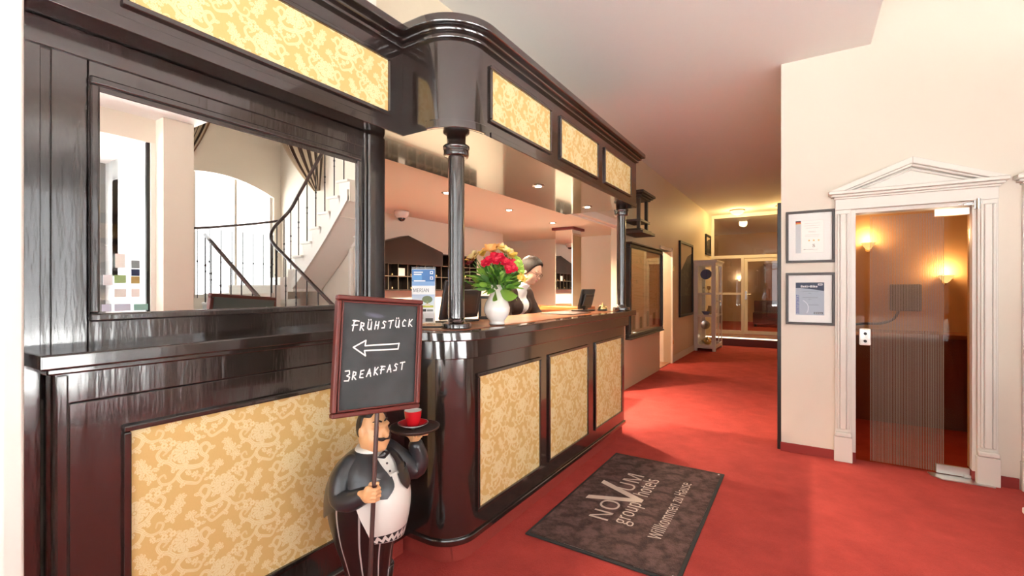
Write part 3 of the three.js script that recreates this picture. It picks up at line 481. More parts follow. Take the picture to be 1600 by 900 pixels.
// magazine holder
{
  const t = thing('magazine_holder', 'clear upright holder with a blue and white travel magazine, left of the near column', 'magazine holder', [-1.845, 1.187, -1.955], 0.45 + 0.2);
  const cover = canvasTex(300, 620, (c, w, h) => {
    c.fillStyle = '#dfe6ee'; c.fillRect(0, 0, w, h);
    c.fillStyle = '#2f6fb4'; c.fillRect(0, 0, w, 190); c.fillStyle = '#4e93cf'; c.fillRect(0, 70, 130, 60); c.fillStyle = '#7fa9da'; c.fillRect(0, 140, w, 50);
    c.fillStyle = '#fff'; c.font = 'bold 26px sans-serif'; for (let i = 0; i < 2; i++) { c.fillRect(24, 28 + i * 24, 120 - i * 20, 12); } c.fillRect(24, 128, 150, 12); c.fillRect(236, 20, 40, 34); c.fillRect(236, 84, 40, 34); c.fillStyle = '#2f6fb4'; c.fillRect(244, 28, 24, 18); c.fillRect(244, 92, 24, 18);
    c.fillStyle = '#f0f1f2'; c.fillRect(0, 196, w, 96); c.fillStyle = '#26333f'; c.font = '58px sans-serif'; c.fillText('MERIAN', 12, 264, 276);
    const gr = c.createLinearGradient(0, 292, 0, 440); gr.addColorStop(0, '#b9cbe6'); gr.addColorStop(1, '#e6ebe6'); c.fillStyle = gr; c.fillRect(0, 292, w, 160);
    c.fillStyle = '#6f7d58'; c.beginPath(); c.ellipse(200, 350, 68, 42, 0, 0, 7); c.fill(); c.fillStyle = '#8a945f'; c.fillRect(190, 370, 22, 60); c.fillStyle = '#c9c84a'; c.fillRect(20, 420, 260, 24); c.fillStyle = '#e8ddc0'; c.fillRect(176, 400, 60, 26);
    c.fillStyle = '#f4f4f2'; c.fillRect(0, 452, w, 168); c.fillStyle = '#30302c'; c.fillRect(96, 462, 90, 30); c.fillStyle = '#8c8a84'; c.fillRect(196, 466, 80, 24);
    c.fillStyle = '#c8c4be'; c.fillRect(10, 520, 140, 60); c.fillStyle = '#3c7a62'; c.fillRect(0, 548, 30, 60); c.fillStyle = '#6d6d6b'; c.fillRect(176, 570, 100, 40); });
  part('magazine', box(-0.066, 0.066, 0.012, 0.322, -0.006, 0.004, 0.001), M.paper, t);
  const cv = part('cover', new THREE.PlaneGeometry(0.13, 0.306), std(0xffffff, 0.35, { map: cover }), t); cv.position.set(0, 0.167, 0.0046);
  part('holder', [box(-0.07, 0.07, 0, 0.01, -0.03, 0.03, 0.002), box(-0.07, 0.07, 0.01, 0.335, -0.011, -0.008, 0.001), box(-0.07, 0.07, 0.01, 0.07, 0.008, 0.011, 0.001)], phys(0xffffff, 0.03, { transmission: 1, thickness: 0, ior: 1.45 }), t, 'clear acrylic holder');
}
single('pen', [rod([-1.62, 1.193, -1.86], [-1.70, 1.193, -1.79], 0.005), rod([-1.70, 1.193, -1.79], [-1.712, 1.193, -1.78], 0.003)], M.black, 'black pen lying on the counter in front of the magazine holder', 'pen');
// screens seen from behind
function screenBack(lab, x, z, w, h, tilt, turn) {
  const t = thing('monitor', lab, 'monitor', [x, 1.187, z], turn);
  const g = new THREE.Group(); // the parts are made straight, then leaned together
  const lean = (q) => { q.translate(0, -0.03, 0); q.rotateZ(-tilt); q.translate(0, 0.03, 0); return q; };
  part('base', box(-0.1, 0.06, 0, 0.012, -w * 0.32, w * 0.32, 0.005), M.blackPlastic, t);
  part('neck', lean(box(-0.01, 0.012, 0.01, h * 0.55, -0.035, 0.035, 0.006)), M.blackPlastic, t);
  part('casing', [lean(box(-0.018, 0, 0.02, h, -w / 2, w / 2, 0.007)), lean(box(-0.002, 0.018, 0.05, h * 0.8, -w * 0.36, w * 0.36, 0.014))], M.blackPlastic, t);
  part('screen', lean(box(-0.0195, -0.0175, 0.032, h - 0.012, -w / 2 + 0.012, w / 2 - 0.012, 0)), std(0x10161c, 0.2), t);
  part('vent', lean(box(0.017, 0.0195, h * 0.68, h * 0.75, -w * 0.3, w * 0.3, 0.002)), std(0x2a2c30, 0.6), t);
}
screenBack('large black monitor seen from behind, standing behind the near column', -1.82, -2.26, 0.4, 0.26, 0.2, 0.05);
screenBack('small black monitor seen from behind, on the far part of the counter near the bell', -1.70, -3.95, 0.31, 0.205, 0.24, 0.02);
single('desk_pad', box(-1.82, -1.53, 1.187, 1.192, -3.68, -3.3, 0.002), std(new THREE.Color().setRGB(0.035, 0.012, 0.01), 0.4), 'flat dark desk pad on the counter in front of the small monitor', 'desk pad');
{
  const t = thing('desk_bell', 'brass reception desk bell beside the far column', 'bell', [-1.6, 1.187, -4.12]);
  part('base', lathe([[0, 0], [0.046, 0], [0.048, 0.006], [0.04, 0.014], [0, 0.014]], 28), M.black, t);
  part('dome', lathe([[0.044, 0.016], [0.043, 0.026], [0.034, 0.042], [0.018, 0.052], [0, 0.055]], 28), M.brass, t);
  part('button', [cyl(0.004, 0.004, 0.014, 0, 0.054, 0, 12), ball(0.008, 0, 0.068, 0, 1, 0.6, 1, 12)], M.brass, t);
}
{
  const t = thing('photo_frame', 'small dark photo frame standing behind the white vase', 'photo frame', [-1.8, 1.187, -2.56], 0.55);
  part('frame', frameZ(-0.006, -0.062, 0.062, 0.02, 0.14, 0.02, 0.014), M.black, t);
  part('card', box(-0.062, 0.062, 0.02, 0.14, -0.005, 0.0, 0), std(0xc9ad8c, 0.7), t);
  part('stand', box(-0.02, 0.02, 0.004, 0.12, -0.012, -0.008, 0.001).translate(0, 0, -0.03), M.black, t);
}
// lower work desk behind the counter
{
  const t = thing('work_desk', 'lower wooden work desk behind the counter where the receptionist leans', 'desk', [0, 0, 0]);
  part('top', box(-2.2, -1.935, 1.0, 1.03, -4.28, -2.95, 0.004), M.wood, t);
  for (const z of [-4.22, -3.0]) part('side', box(-2.17, -1.95, 0, 1.0, z - 0.012, z + 0.012), M.wood, t);
}
// key rack on the back wall
{
  const t = thing('key_rack', 'dark wooden key rack with a pointed pediment and rows of pigeonholes on the reception wall', 'key rack');
  const K = std(new THREE.Color().setRGB(0.022, 0.014, 0.011), 0.45), edge = std(new THREE.Color().setRGB(0.2, 0.16, 0.12), 0.45), x0 = -3.828, x1 = -3.72, y0 = 1.385;
  const yz = (pts, a, b) => { const s = new THREE.Shape(pts.map(([z, y]) => new THREE.Vector2(-z, y))); const g = new THREE.ExtrudeGeometry(s, { depth: b - a, bevelEnabled: false }); g.rotateY(Math.PI / 2); g.translate(a, 0, 0); return metricUV(plain(g)); };
  part('pediment', yz([[-3.11, 1.665], [-4.27, 1.665], [-4.27, 1.83], [-3.69, 1.985], [-3.11, 1.83]], x0, x1 + 0.01), K, t);
  part('back_board', sbox(x0, x0 + 0.012, y0, 1.8, -4.96, -2.42), K, t);
  part('case', [box(x0, x1, y0 - 0.015, y0, -4.975, -2.405), box(x0, x1, 1.8, 1.815, -4.975, -4.27), box(x0, x1, 1.8, 1.815, -3.11, -2.405), box(x0, x1, y0, 1.8, -4.975, -4.96), box(x0, x1, y0, 1.8, -2.42, -2.405)], K, t);
  for (const y of [1.53, 1.668]) part('shelf', box(x0 + 0.012, x1 - 0.002, y - 0.005, y + 0.003, -4.96, -2.42, 0.001), edge, t);
  for (let i = 1; i < 18; i++) { const z = -2.42 - i * 0.1411, mid = z < -3.11 && z > -4.27; part('divider', box(x0 + 0.012, x1 - 0.004, y0, mid ? 1.665 : 1.8, z - 0.0035, z + 0.0035, 0.001), K, t); part('divider_edge', box(x1 - 0.0045, x1 - 0.001, y0, mid ? 1.665 : 1.8, z - 0.003, z + 0.003, 0), edge, t); }
  const fob = () => [lathe([[0, 0], [0.011, 0.002], [0.013, 0.012], [0.008, 0.022], [0.004, 0.03], [0, 0.031]], 14)];
  const ks = [[7, 0], [9, 0], [10, 0], [7, 1], [9, 1], [11, 1], [12, 1], [14, 1], [15, 0], [5, 0], [4, 1], [16, 1]];
  ks.forEach(([c, r], i) => { const o = single('key_fob', fob(), M.brass, `brass key fob in the ${r ? 'upper' : 'lowest'} key rack row, ${18 - c}${[, 'st', 'nd', 'rd'][18 - c] || 'th'} pigeonhole from the right`, 'key fob', 'key fobs in the pigeonholes'); o.position.set(x1 - 0.022, [y0, 1.534][r] + 0.0005, -2.42 - (c + 0.5) * 0.1411); });
  single('note', box(x1 - 0.02, x1 - 0.017, 1.535, 1.62, -2.42 - 8.45 * 0.1411 - 0.05, -2.42 - 8.45 * 0.1411 + 0.05, 0), M.paper, 'white slip of paper standing in a pigeonhole of the key rack', 'paper');
}
// mirrored pillar
{
  const t = thing('mirrored_pillar', 'square pillar faced with mirror under a dark wooden cap, behind the counter', 'pillar');
  part('core', sbox(-2.85, -2.6, 0, 2.19, -5.89, -5.602), M.wall, t);
  part('mirror_panel', sbox(-2.846, -2.604, 1.14, 2.185, -5.602, -5.597), M.mirror, t);
  part('mirror_panel', sbox(-2.6, -2.595, 1.14, 2.14, -5.885, -5.607), M.mirror, t);
  part('cap', box(-2.89, -2.56, 2.185, 2.218, -5.92, -5.56, 0.004), M.mahogany, t, 'dark wooden cap');
}
// lantern-like bracket on the corridor wall beyond the canopy
{
  const t = thing('wall_bracket', 'open dark wooden bracket frame with a cornice on the corridor wall beyond the canopy', 'wall bracket');
  const x1 = -1.84, B = std(new THREE.Color().setRGB(0.022, 0.015, 0.012), 0.4);
  part('cornice', [box(-2.06, x1 + 0.02, 2.62, 2.645, -6.54, -6.06), box(-2.06, x1 + 0.05, 2.645, 2.665, -6.57, -6.03), box(-2.06, x1 + 0.075, 2.665, 2.7, -6.6, -6.0)], B, t);
  for (const z of [-6.12, -6.48]) part('post', box(x1 - 0.045, x1, 2.2, 2.62, z - 0.022, z + 0.022, 0.004), B, t);
  part('rail', box(-2.06, x1 + 0.015, 2.3, 2.33, -6.53, -6.07), B, t);
  part('shelf', [box(-2.06, x1 + 0.03, 2.17, 2.2, -6.56, -6.04), box(-2.06, x1 + 0.07, 2.13, 2.17, -6.6, -6.0, 0.006)], B, t);
}
// ================================================================ mat, certificates, corridor
{
  const t = thing('welcome_mat', 'dark brown welcome mat with pale lettering on the red carpet in front of the counter', 'mat', [-0.91, 0, -2.985]);
  part('rubber_edge', box(-0.42, 0.42, 0.001, 0.009, -0.752, 0.752, 0.003), std(new THREE.Color().setRGB(0.03, 0.028, 0.027), 0.8), t, 'black rubber edge');
  const print = canvasTex(2048, 1140, (c, w, h) => {
    const n = 256, img = matTex.image.data, tmp = document.createElement('canvas'); tmp.width = tmp.height = 512; const tc = tmp.getContext('2d'), id = tc.createImageData(512, 512); id.data.set(img); tc.putImageData(id, 0, 0);
    for (let i = 0; i < 4; i++) for (let j = 0; j < 3; j++) c.drawImage(tmp, i * 512, j * 512);
    const k = w / 1.46;                                              // pixels per metre
    c.fillStyle = '#e2cfc2'; c.strokeStyle = '#e2cfc2';
    const T = (s, x, y, size, width) => { c.save(); c.font = `${size * k}px sans-serif`; const m = c.measureText(s).width; c.translate(x * k, y * k); c.scale(width * k / m, 1); c.fillText(s, 0, 0); c.restore(); };
    T('NO', 0.33, 0.335, 0.17, 0.30); T('UM', 0.80, 0.335, 0.17, 0.33);
    c.beginPath(); for (const [x, y] of [[0.56, 0.1], [0.615, 0.1], [0.715, 0.36], [0.84, 0.1], [0.895, 0.1], [0.735, 0.44], [0.69, 0.44]]) c.lineTo(x * k, y * k); c.fill();
    T('group', 0.36, 0.45, 0.135, 0.315); T('hotels', 0.78, 0.45, 0.135, 0.32);
    T('Willkommen zu Hause', 0.305, 0.66, 0.1, 0.86);
    c.save(); c.globalAlpha = 0.1; for (let i = 0; i < 4; i++) for (let j = 0; j < 3; j++) c.drawImage(tmp, i * 512, j * 512); c.restore();
    c.fillStyle = '#cfc6c0'; c.fillRect(8, h - 30, 26, 16); c.fillRect(w - 40, h - 30, 26, 16); });
  const g = new THREE.BoxGeometry(1.46, 0.8, 0.006); basis(g, [0, 0, -1], [-1, 0, 0], [0, 0.010, 0]);
  part('pile', g, std(0xffffff, 0.95, { map: print, bumpMap: rep(fine, 3, 3), bumpScale: 0.004 }), t);
}
function certificate(lab, y, draw) {
  const t = thing('framed_certificate', lab, 'picture', [0.052, y, -4.58]);
  part('frame', frameZ(0.0, -0.152, 0.152, -0.198, 0.198, 0.02, 0.024), std(new THREE.Color().setRGB(0.05, 0.035, 0.03), 0.4), t);
  part('mount', sbox(-0.153, 0.153, -0.199, 0.199, 0.001, 0.008), std(new THREE.Color().setRGB(0.84, 0.83, 0.8), 0.7), t);
  const p = part('sheet', new THREE.PlaneGeometry(0.2, 0.272), std(0xffffff, 0.6, { map: canvasTex(420, 570, draw) }), t, 'printed sheet'); p.position.z = 0.0088;
  part('glass', sbox(-0.153, 0.153, -0.199, 0.199, 0.0105, 0.012), M.pictureGlass, t);
}
certificate('upper framed certificate with a flag stripe and stars beside the glass door', 1.83, (c, w, h) => {
  c.fillStyle = '#f2f0ea'; c.fillRect(0, 0, w, h); c.fillStyle = '#c3c8ca'; c.fillRect(0, 40, 78, h - 40); c.fillStyle = '#2a2422'; c.fillRect(0, 0, 78, 18); c.fillStyle = '#c2392b'; c.fillRect(0, 18, 78, 18); c.fillStyle = '#e2a13a'; c.fillRect(0, 36, 78, 20);
  c.strokeStyle = '#cfccc6'; c.lineWidth = 3; c.strokeRect(90, 2, w - 94, h - 4); c.fillStyle = '#c9c5bf'; for (const [x, y, l] of [[130, 50, 230], [130, 90, 230], [150, 130, 190], [190, 190, 110], [190, 204, 110], [140, 250, 210], [140, 275, 210]]) c.fillRect(x, y, l, 5);
  const star = (x, y, r) => { c.beginPath(); for (let i = 0; i < 10; i++) { const a = i * Math.PI / 5 - Math.PI / 2, q = i % 2 ? r * 0.42 : r; c.lineTo(x + q * Math.cos(a), y + q * Math.sin(a)); } c.fill(); };
  c.fillStyle = '#e0b049'; for (const x of [200, 270, 340]) star(x, 352, 20); c.fillStyle = '#8a7466'; c.font = 'bold 74px serif'; c.fillText('S', 248, 470); c.fillStyle = '#6d6a66'; c.fillRect(118, 500, 30, 10); c.fillRect(150, 503, 110, 4); c.strokeStyle = '#9b948c'; c.beginPath(); c.moveTo(210, 520); c.bezierCurveTo(240, 470, 260, 560, 330, 500); c.stroke(); });
certificate('lower framed certificate with a dark blue heading and vertical lettering beside the glass door', 1.31, (c, w, h) => {
  c.fillStyle = '#a9b4c2'; c.fillRect(0, 0, w, h); c.fillStyle = '#26354f'; c.fillRect(0, 0, w, 96); c.beginPath(); c.moveTo(0, 90); c.quadraticCurveTo(w * 0.55, 110, w, 150); c.lineTo(w, 90); c.fill();
  c.fillStyle = '#fff'; c.font = 'bold 54px sans-serif'; c.fillText('Bett+Bike', 72, 88, 270); c.font = '20px sans-serif'; c.fillRect(330, 20, 66, 30); c.fillStyle = '#26354f'; c.fillRect(338, 28, 50, 12);
  c.save(); c.translate(52, h - 18); c.rotate(-Math.PI / 2); c.fillStyle = '#3d4f95'; c.font = 'bold 62px sans-serif'; c.fillText('ZERTIFIKAT', 0, 0, 410); c.restore();
  c.fillStyle = '#6e7a8b'; for (const [x, y, l] of [[90, 150, 250], [190, 185, 40], [100, 260, 230], [190, 290, 40], [150, 390, 190]]) c.fillRect(x, y, l, 6); c.strokeStyle = '#d4dae2'; c.lineWidth = 14; c.beginPath(); c.arc(40, 450, 150, -1.1, 0.6); c.stroke();
  c.fillStyle = '#2b3138'; c.fillRect(270, h - 52, 130, 34); c.fillStyle = '#c9d0d6'; for (let i = 0; i < 4; i++) c.fillRect(282 + i * 28, h - 44, 18, 18); });
// glazed notice case
{
  const t = thing('notice_case', 'wide black framed glazed notice case with papers on the corridor wall', 'notice case', [-2.06, 1.36, -7.03]);
  const wood = std(new THREE.Color().setRGB(0.02, 0.015, 0.013), 0.38), h = 0.6, w = 0.82;
  part('back_panel', sbox(0, 0.012, -h, h, -w, w), std(new THREE.Color().setRGB(0.55, 0.42, 0.3), 0.7), t);
  part('frame', [...frameX(0, -h, h, -w, w, 0.05, 0.075, 0.01), box(0, 0.1, h + 0.05, h + 0.075, -w - 0.075, w + 0.075, 0.008), box(0, 0.09, -h - 0.075, -h - 0.05, -w - 0.06, w + 0.06, 0.008)], wood, t);
  const mapT = canvasTex(1024, 760, (c, W, H) => { c.fillStyle = '#c3a988'; c.fillRect(0, 0, W, H); for (let i = 0; i < 60; i++) { c.strokeStyle = `rgba(${120 + rnd() * 60},${90 + rnd() * 50},60,0.35)`; c.lineWidth = rr(2, 9); c.beginPath(); const y = rnd() * H; c.moveTo(0, y); c.bezierCurveTo(W * 0.3, y + rr(-160, 160), W * 0.7, y + rr(-160, 160), W, y + rr(-90, 90)); c.stroke(); } for (let i = 0; i < 40; i++) { c.fillStyle = `rgba(${rnd() < 0.5 ? '150,80,50' : '110,110,80'},0.35)`; c.beginPath(); c.arc(rnd() * W, rnd() * H, rr(6, 30), 0, 7); c.fill(); } });
  const m = part('poster', basis(new THREE.PlaneGeometry(1.5, 0.84), [0, 0, -1], [0, 1, 0], [0.0135, 0.13, 0]), std(0xffffff, 0.7, { map: mapT }), t, 'faded city map');
  for (let i = 0; i < 9; i++) { const z = 0.74 - i * 0.18, g = box(0.013, 0.018, -0.56, -0.56 + [0.17, 0.2, 0.24][i % 3], z - 0.06, z + 0.05, 0.001); part('card', g, std([0xd9cfbe, 0x6b5a4a, 0xe4ddd0, 0x43372e][i % 4], 0.7), t); }
  part('glass', sbox(0.05, 0.053, -h, h, -w, w), M.glass, t);
}
// pictures farther along
function wallPicture(lab, z, y, w, h, draw) {
  const t = thing('framed_picture', lab, 'picture', [-2.06, y, z]);
  part('frame', frameX(0, -h / 2, h / 2, -w / 2, w / 2, 0.05, 0.04, 0.006), M.black, t);
  part('print', basis(new THREE.PlaneGeometry(w, h), [0, 0, -1], [0, 1, 0], [0.012, 0, 0]), std(0xffffff, 0.6, { map: canvasTex(512, Math.round(512 * h / w), draw) }), t);
}
const street = (c, w, h) => { c.fillStyle = '#b9a48a'; c.fillRect(0, 0, w, h); c.fillStyle = '#332c26'; c.beginPath(); c.moveTo(0, h * 0.42); c.lineTo(w * 0.3, h * 0.3); c.lineTo(w * 0.62, h * 0.16); c.lineTo(w, h * 0.1); c.lineTo(w, h); c.lineTo(0, h); c.fill();
  for (let i = 0; i < 90; i++) { c.fillStyle = `rgba(${rnd() < 0.6 ? '150,135,115' : '15,12,10'},${rr(0.2, 0.6)})`; c.fillRect(rnd() * w, h * rr(0.25, 0.75), rr(6, 22), rr(10, 50)); } c.fillStyle = '#17120f'; c.fillRect(0, h * 0.74, w, h * 0.26); };
wallPicture('large dark framed townscape photograph between the doorway and the display cabinet', -10.0, 1.58, 1.14, 1.42, street);
wallPicture('small dark framed picture high on the wall above the display cabinet', -12.6, 2.5, 0.6, 0.42, street);
// display cabinet
{
  const t = thing('display_cabinet', 'tall white display cabinet with glass panes at the end of the corridor', 'cabinet', [-1.83, 0, -11.35]);
  const W = phys(new THREE.Color().setRGB(0.78, 0.74, 0.7), 0.3), hx = 0.225, hz = 0.5;
  part('base', [box(-hx, hx, 0.06, 0.14, -hz, hz), ...[[-1, -1], [1, -1], [-1, 1], [1, 1]].map(([a, b]) => box(a * hx, a * (hx - 0.07), 0, 0.06, b * hz, b * (hz - 0.07)))], W, t);
  part('top', [box(-hx, hx, 1.9, 1.96, -hz, hz), box(-hx - 0.015, hx + 0.015, 1.96, 1.985, -hz - 0.015, hz + 0.015, 0.006), box(-hx - 0.035, hx + 0.035, 1.985, 2.02, -hz - 0.035, hz + 0.035, 0.008)], W, t);
  for (const [a, b] of [[-1, -1], [1, -1], [-1, 1], [1, 1]]) part('post', box(a * hx, a * (hx - 0.085), 0.14, 1.9, b * hz, b * (hz - 0.06)), W, t);
  for (const y of [0.78, 1.27]) part('shelf', box(-hx + 0.01, hx - 0.01, y - 0.02, y + 0.02, -hz + 0.01, hz - 0.01), W, t);
  for (const y of [0.46, 1.58]) part('glass_shelf', box(-hx + 0.06, hx - 0.06, y - 0.004, y + 0.004, -hz + 0.06, hz - 0.06), M.glass, t);
  part('back_panel', box(-hx, -hx + 0.008, 0.14, 1.9, -hz + 0.06, hz - 0.06), W, t);
  part('pane', sbox(-hx + 0.06, hx - 0.06, 0.14, 1.9, hz - 0.03, hz - 0.027), M.glass, t);
  const dr = part('door', [box(hx - 0.02, hx, 0.14, 1.9, -0.025, 0.025)], W, t); part('pane', sbox(hx - 0.012, hx - 0.009, 0.14, 1.9, -hz + 0.06, hz - 0.06), M.glass, dr); part('knob', [ball(0.014, hx + 0.016, 1.1, 0.04), ball(0.014, hx + 0.016, 1.1, -0.04)], M.chrome, dr);
  const blue = phys(new THREE.Color().setRGB(0.1, 0.12, 0.3), 0.15), silver = M.chrome, amber = phys(new THREE.Color().setRGB(0.45, 0.25, 0.08), 0.2);
  const goblet = (s) => lathe([[0, 0], [0.04, 0], [0.04, 0.005], [0.006, 0.012], [0.006, 0.06], [0.03, 0.08], [0.042, 0.11], [0.036, 0.15], [0.032, 0.15], [0.036, 0.11], [0.02, 0.084], [0, 0.08]].map(([a, b]) => [a * s, b * s]), 20);
  const plate = (r) => { const g = lathe([[0, 0], [r * 0.6, 0.004], [r, 0.02], [r, 0.025], [r * 0.6, 0.01], [0, 0.007]], 28); g.rotateX(1.25); g.translate(0, r * 0.96, 0); return g; };
  const put = (name, g, m, lab, x, y, z, grp) => { const o = single(name, g, m, lab, name.replace('_', ' '), grp); o.position.set(-1.83 + x, y, -11.35 + z); };
  put('plate', plate(0.12), blue, 'blue decorated plate standing on the top glass shelf of the white cabinet', 0.0, 1.586, 0.3);
  put('goblet', goblet(1), amber, 'amber goblet on the upper shelf of the white cabinet', 0.06, 1.292, 0.33); put('goblet', goblet(0.9), silver, 'silver goblet on the upper shelf of the white cabinet', -0.06, 1.292, 0.25);
  put('bowl', lathe([[0, 0], [0.05, 0], [0.1, 0.07], [0.095, 0.07], [0.045, 0.012], [0, 0.01]], 24), blue, 'dark bowl on the middle shelf of the white cabinet', 0.0, 0.802, 0.3);
  put('jug', lathe([[0, 0], [0.05, 0], [0.07, 0.05], [0.05, 0.12], [0.035, 0.16], [0.042, 0.19], [0.036, 0.19], [0.03, 0.16], [0, 0.02]], 24), amber, 'brown jug at the middle shelf back of the white cabinet', 0.03, 0.802, 0.02);
  put('silver_plate', plate(0.1), silver, 'round silver plate on the low glass shelf of the white cabinet', -0.02, 0.466, 0.28);
  put('pot', lathe([[0, 0], [0.06, 0], [0.085, 0.06], [0.07, 0.12], [0.02, 0.14], [0.012, 0.165], [0, 0.168]], 24), M.brass, 'shiny metal pot on the floor of the white cabinet', 0.03, 0.142, 0.3); put('silver_bowl', lathe([[0, 0], [0.04, 0], [0.09, 0.08], [0.085, 0.08], [0.035, 0.012], [0, 0.01]], 24), silver, 'silver bowl beside the metal pot at the bottom of the white cabinet', -0.07, 0.142, 0.1);
}
// ceiling lamps and what stands behind the partition
function ceilingLamp(lab, x, y, z, I) {
  const t = thing('ceiling_lamp', lab, 'lamp', [x, y, z]);
  part('mount', lathe([[0, 0], [0.17, 0], [0.172, -0.012], [0.16, -0.022], [0, -0.022]]), M.brass, t);
  const s = part('shade', lathe([[0.158, -0.022], [0.15, -0.06], [0.115, -0.1], [0.06, -0.122], [0, -0.128]], 32), glow(1, 0.74, 0.34, 1.6), t, 'glowing bowl of frosted glass');
  const l = new THREE.PointLight(new THREE.Color(1, 0.68, 0.27), I, 0, 2); l.position.set(0, -0.17, 0); l.shadow.radius = 5; lamp(l, t);
}
ceilingLamp('round glowing ceiling lamp at the end of the corridor in front of the glass partition', -1.36, HC, -12.55, 2.3);
ceilingLamp('second ceiling lamp of the corridor, half hidden behind the corner of the door wall', -0.36, HC, -12.4, 1.8);
ceilingLamp('round ceiling lamp in the room behind the partition', 0.6, HC, -15.2, 3.5);
{
  const t = thing('ceiling_lamp', 'bare square lamp on the ceiling of the side room off the corridor', 'lamp', [-2.75, 2.6, -8.1]);
  part('shade', box(-0.15, 0.15, -0.06, 0, -0.15, 0.15, 0.02), glow(1, 0.8, 0.55, 3), t);
  const l = new THREE.PointLight(new THREE.Color(1, 0.78, 0.52), 7, 0, 2); l.position.set(0, -0.12, 0); l.shadow.radius = 4; lamp(l, t);
}
{
  const t = thing('bench_seat', 'dark red upholstered bench behind the glass partition', 'bench', [-0.75, 0.2, -16.3]);
  const R = std(new THREE.Color().setRGB(0.06, 0.012, 0.01), 0.6);
  part('seat', box(-0.55, 0.6, 0.08, 0.45, -0.3, 0.3, 0.03), R, t); part('backrest', box(-0.55, 0.6, 0.4, 0.8, -0.3, -0.16, 0.03), R, t); for (const x of [-0.5, 0.55]) part('foot', box(x - 0.03, x + 0.03, 0, 0.08, -0.25, 0.25), M.black, t);
  const c = thing('wooden_cupboard', 'warm brown wooden cupboard far behind the glass partition', 'cupboard', [-0.5, 0.2, -17.8]);
  part('body', box(-0.55, 0.6, 0, 1.95, -0.3, 0.22), std(new THREE.Color().setRGB(0.22, 0.07, 0.03), 0.45), c); for (const x of [-0.26, 0.31]) part('door', box(x - 0.26, x + 0.26, 0.1, 1.85, 0.22, 0.24), std(new THREE.Color().setRGB(0.27, 0.09, 0.04), 0.4), c); part('cornice', box(-0.6, 0.65, 1.95, 2.02, -0.34, 0.28, 0.01), std(new THREE.Color().setRGB(0.22, 0.07, 0.03), 0.45), c);
  const k = thing('dark_cupboard', 'tall brown cupboard seen through the left pane of the partition', 'cupboard', [-2.75, 0.2, -16.6]); part('body', box(-0.3, 0.3, 0, 2.0, -0.5, 0.5), M.mahogany, k); for (const z of [-0.25, 0.25]) part('door', box(0.3, 0.32, 0.1, 1.9, z - 0.23, z + 0.23), M.mahogany, k);
}
function sconce(lab, pos, turn, I) {
  const t = thing('wall_sconce', lab, 'lamp', pos, turn); t.scale.setScalar(0.8);
  part('bracket', [cyl(0.03, 0.03, 0.02, 0, 0, 0).rotateX(Math.PI / 2).translate(0, 0, 0.012), rod([0, 0, 0.02], [0, 0.01, 0.07], 0.008)], M.brass, t);
  const s = lathe([[0.01, 0.0], [0.035, 0.02], [0.06, 0.06], [0.085, 0.1], [0.08, 0.1], [0.05, 0.055], [0.01, 0.01]], 28); s.translate(0, -0.01, 0.09); part('shade', s, glow(1, 0.74, 0.4, 1.2), t);
  const l = new THREE.PointLight(new THREE.Color(1, 0.8, 0.55), I, 0, 2); l.position.set(0, 0.14, 0.1); l.shadow.radius = 3; lamp(l, t);
}
sconce('lit wall sconce behind the glass partition', [-1.9, 1.65, -18.2], 0, 0.25);
// office behind the glass door
sconce('lit wall sconce seen through the left clear strip of the glass door', [0.62, 1.83, -6.5], 0, 0.6);
sconce('lit wall sconce seen through the ribbed part of the glass door', [1.26, 1.46, -6.5], 0, 0.6);
{
  const t = thing('office_counter', 'long dark red cabinet with a wooden ledge behind the glass door', 'cabinet', [0, 0, 0]);
  part('front', box(0.02, 2.0, 0, 0.9, -6.48, -6.12), M.mahogany, t); part('ledge', box(0.02, 2.02, 0.9, 0.94, -6.49, -6.05, 0.004), M.wood, t, 'wooden ledge');
  const w = thing('wooden_cupboard', 'tall orange brown cupboard at the right edge behind the glass door', 'cupboard', [1.72, 0, -5.5]); part('body', box(-0.25, 0.55, 0, 2.3, -0.45, 0.4), M.wood, w); part('door', box(-0.27, -0.25, 0.08, 2.25, -0.43, 0.38, 0.003), M.wood, w);
  const p = thing('wall_telephone', 'grey wall box with a hanging cable seen through the ribbed glass', 'telephone', [0.94, 1.28, -6.5]); part('box', box(-0.13, 0.13, -0.13, 0.16, 0, 0.06, 0.01), std(new THREE.Color().setRGB(0.1, 0.09, 0.085), 0.5), p);
  part('cable', tube([[-0.05, -0.13, 0.03], [-0.1, -0.22, 0.03], [-0.2, -0.27, 0.03], [-0.36, -0.28, 0.04], [-0.5, -0.3, 0.1]], 0.014, 40, 8), M.black, p);
}
// ================================================================ waiter statue with sign, tray, cup
function patch(coarseRings, n = 24) {                                       // open surface; ring {y, x, z, a, b, t0, t1}, angles from +x towards +z
  const rings = fineRings(coarseRings), pos = [], uv = [], idx = [];
  rings.forEach((q, j) => { for (let i = 0; i <= n; i++) { const t = q.t0 + (q.t1 - q.t0) * (i / n); pos.push((q.x || 0) + q.a * Math.cos(t), q.y + (q.dy ? q.dy(i / n) : 0), (q.z || 0) + q.b * Math.sin(t)); uv.push(1 - i / n, j / (rings.length - 1)); } });
  for (let j = 0; j < rings.length - 1; j++) for (let i = 0; i < n; i++) { const a = j * (n + 1) + i, b = a + n + 1; idx.push(a, b, a + 1, b, b + 1, a + 1); }
  const g = new THREE.BufferGeometry(); g.setAttribute('position', new THREE.Float32BufferAttribute(pos, 3)); g.setAttribute('uv', new THREE.Float32BufferAttribute(uv, 2)); g.setIndex(idx); g.computeVertexNormals(); return g;
}
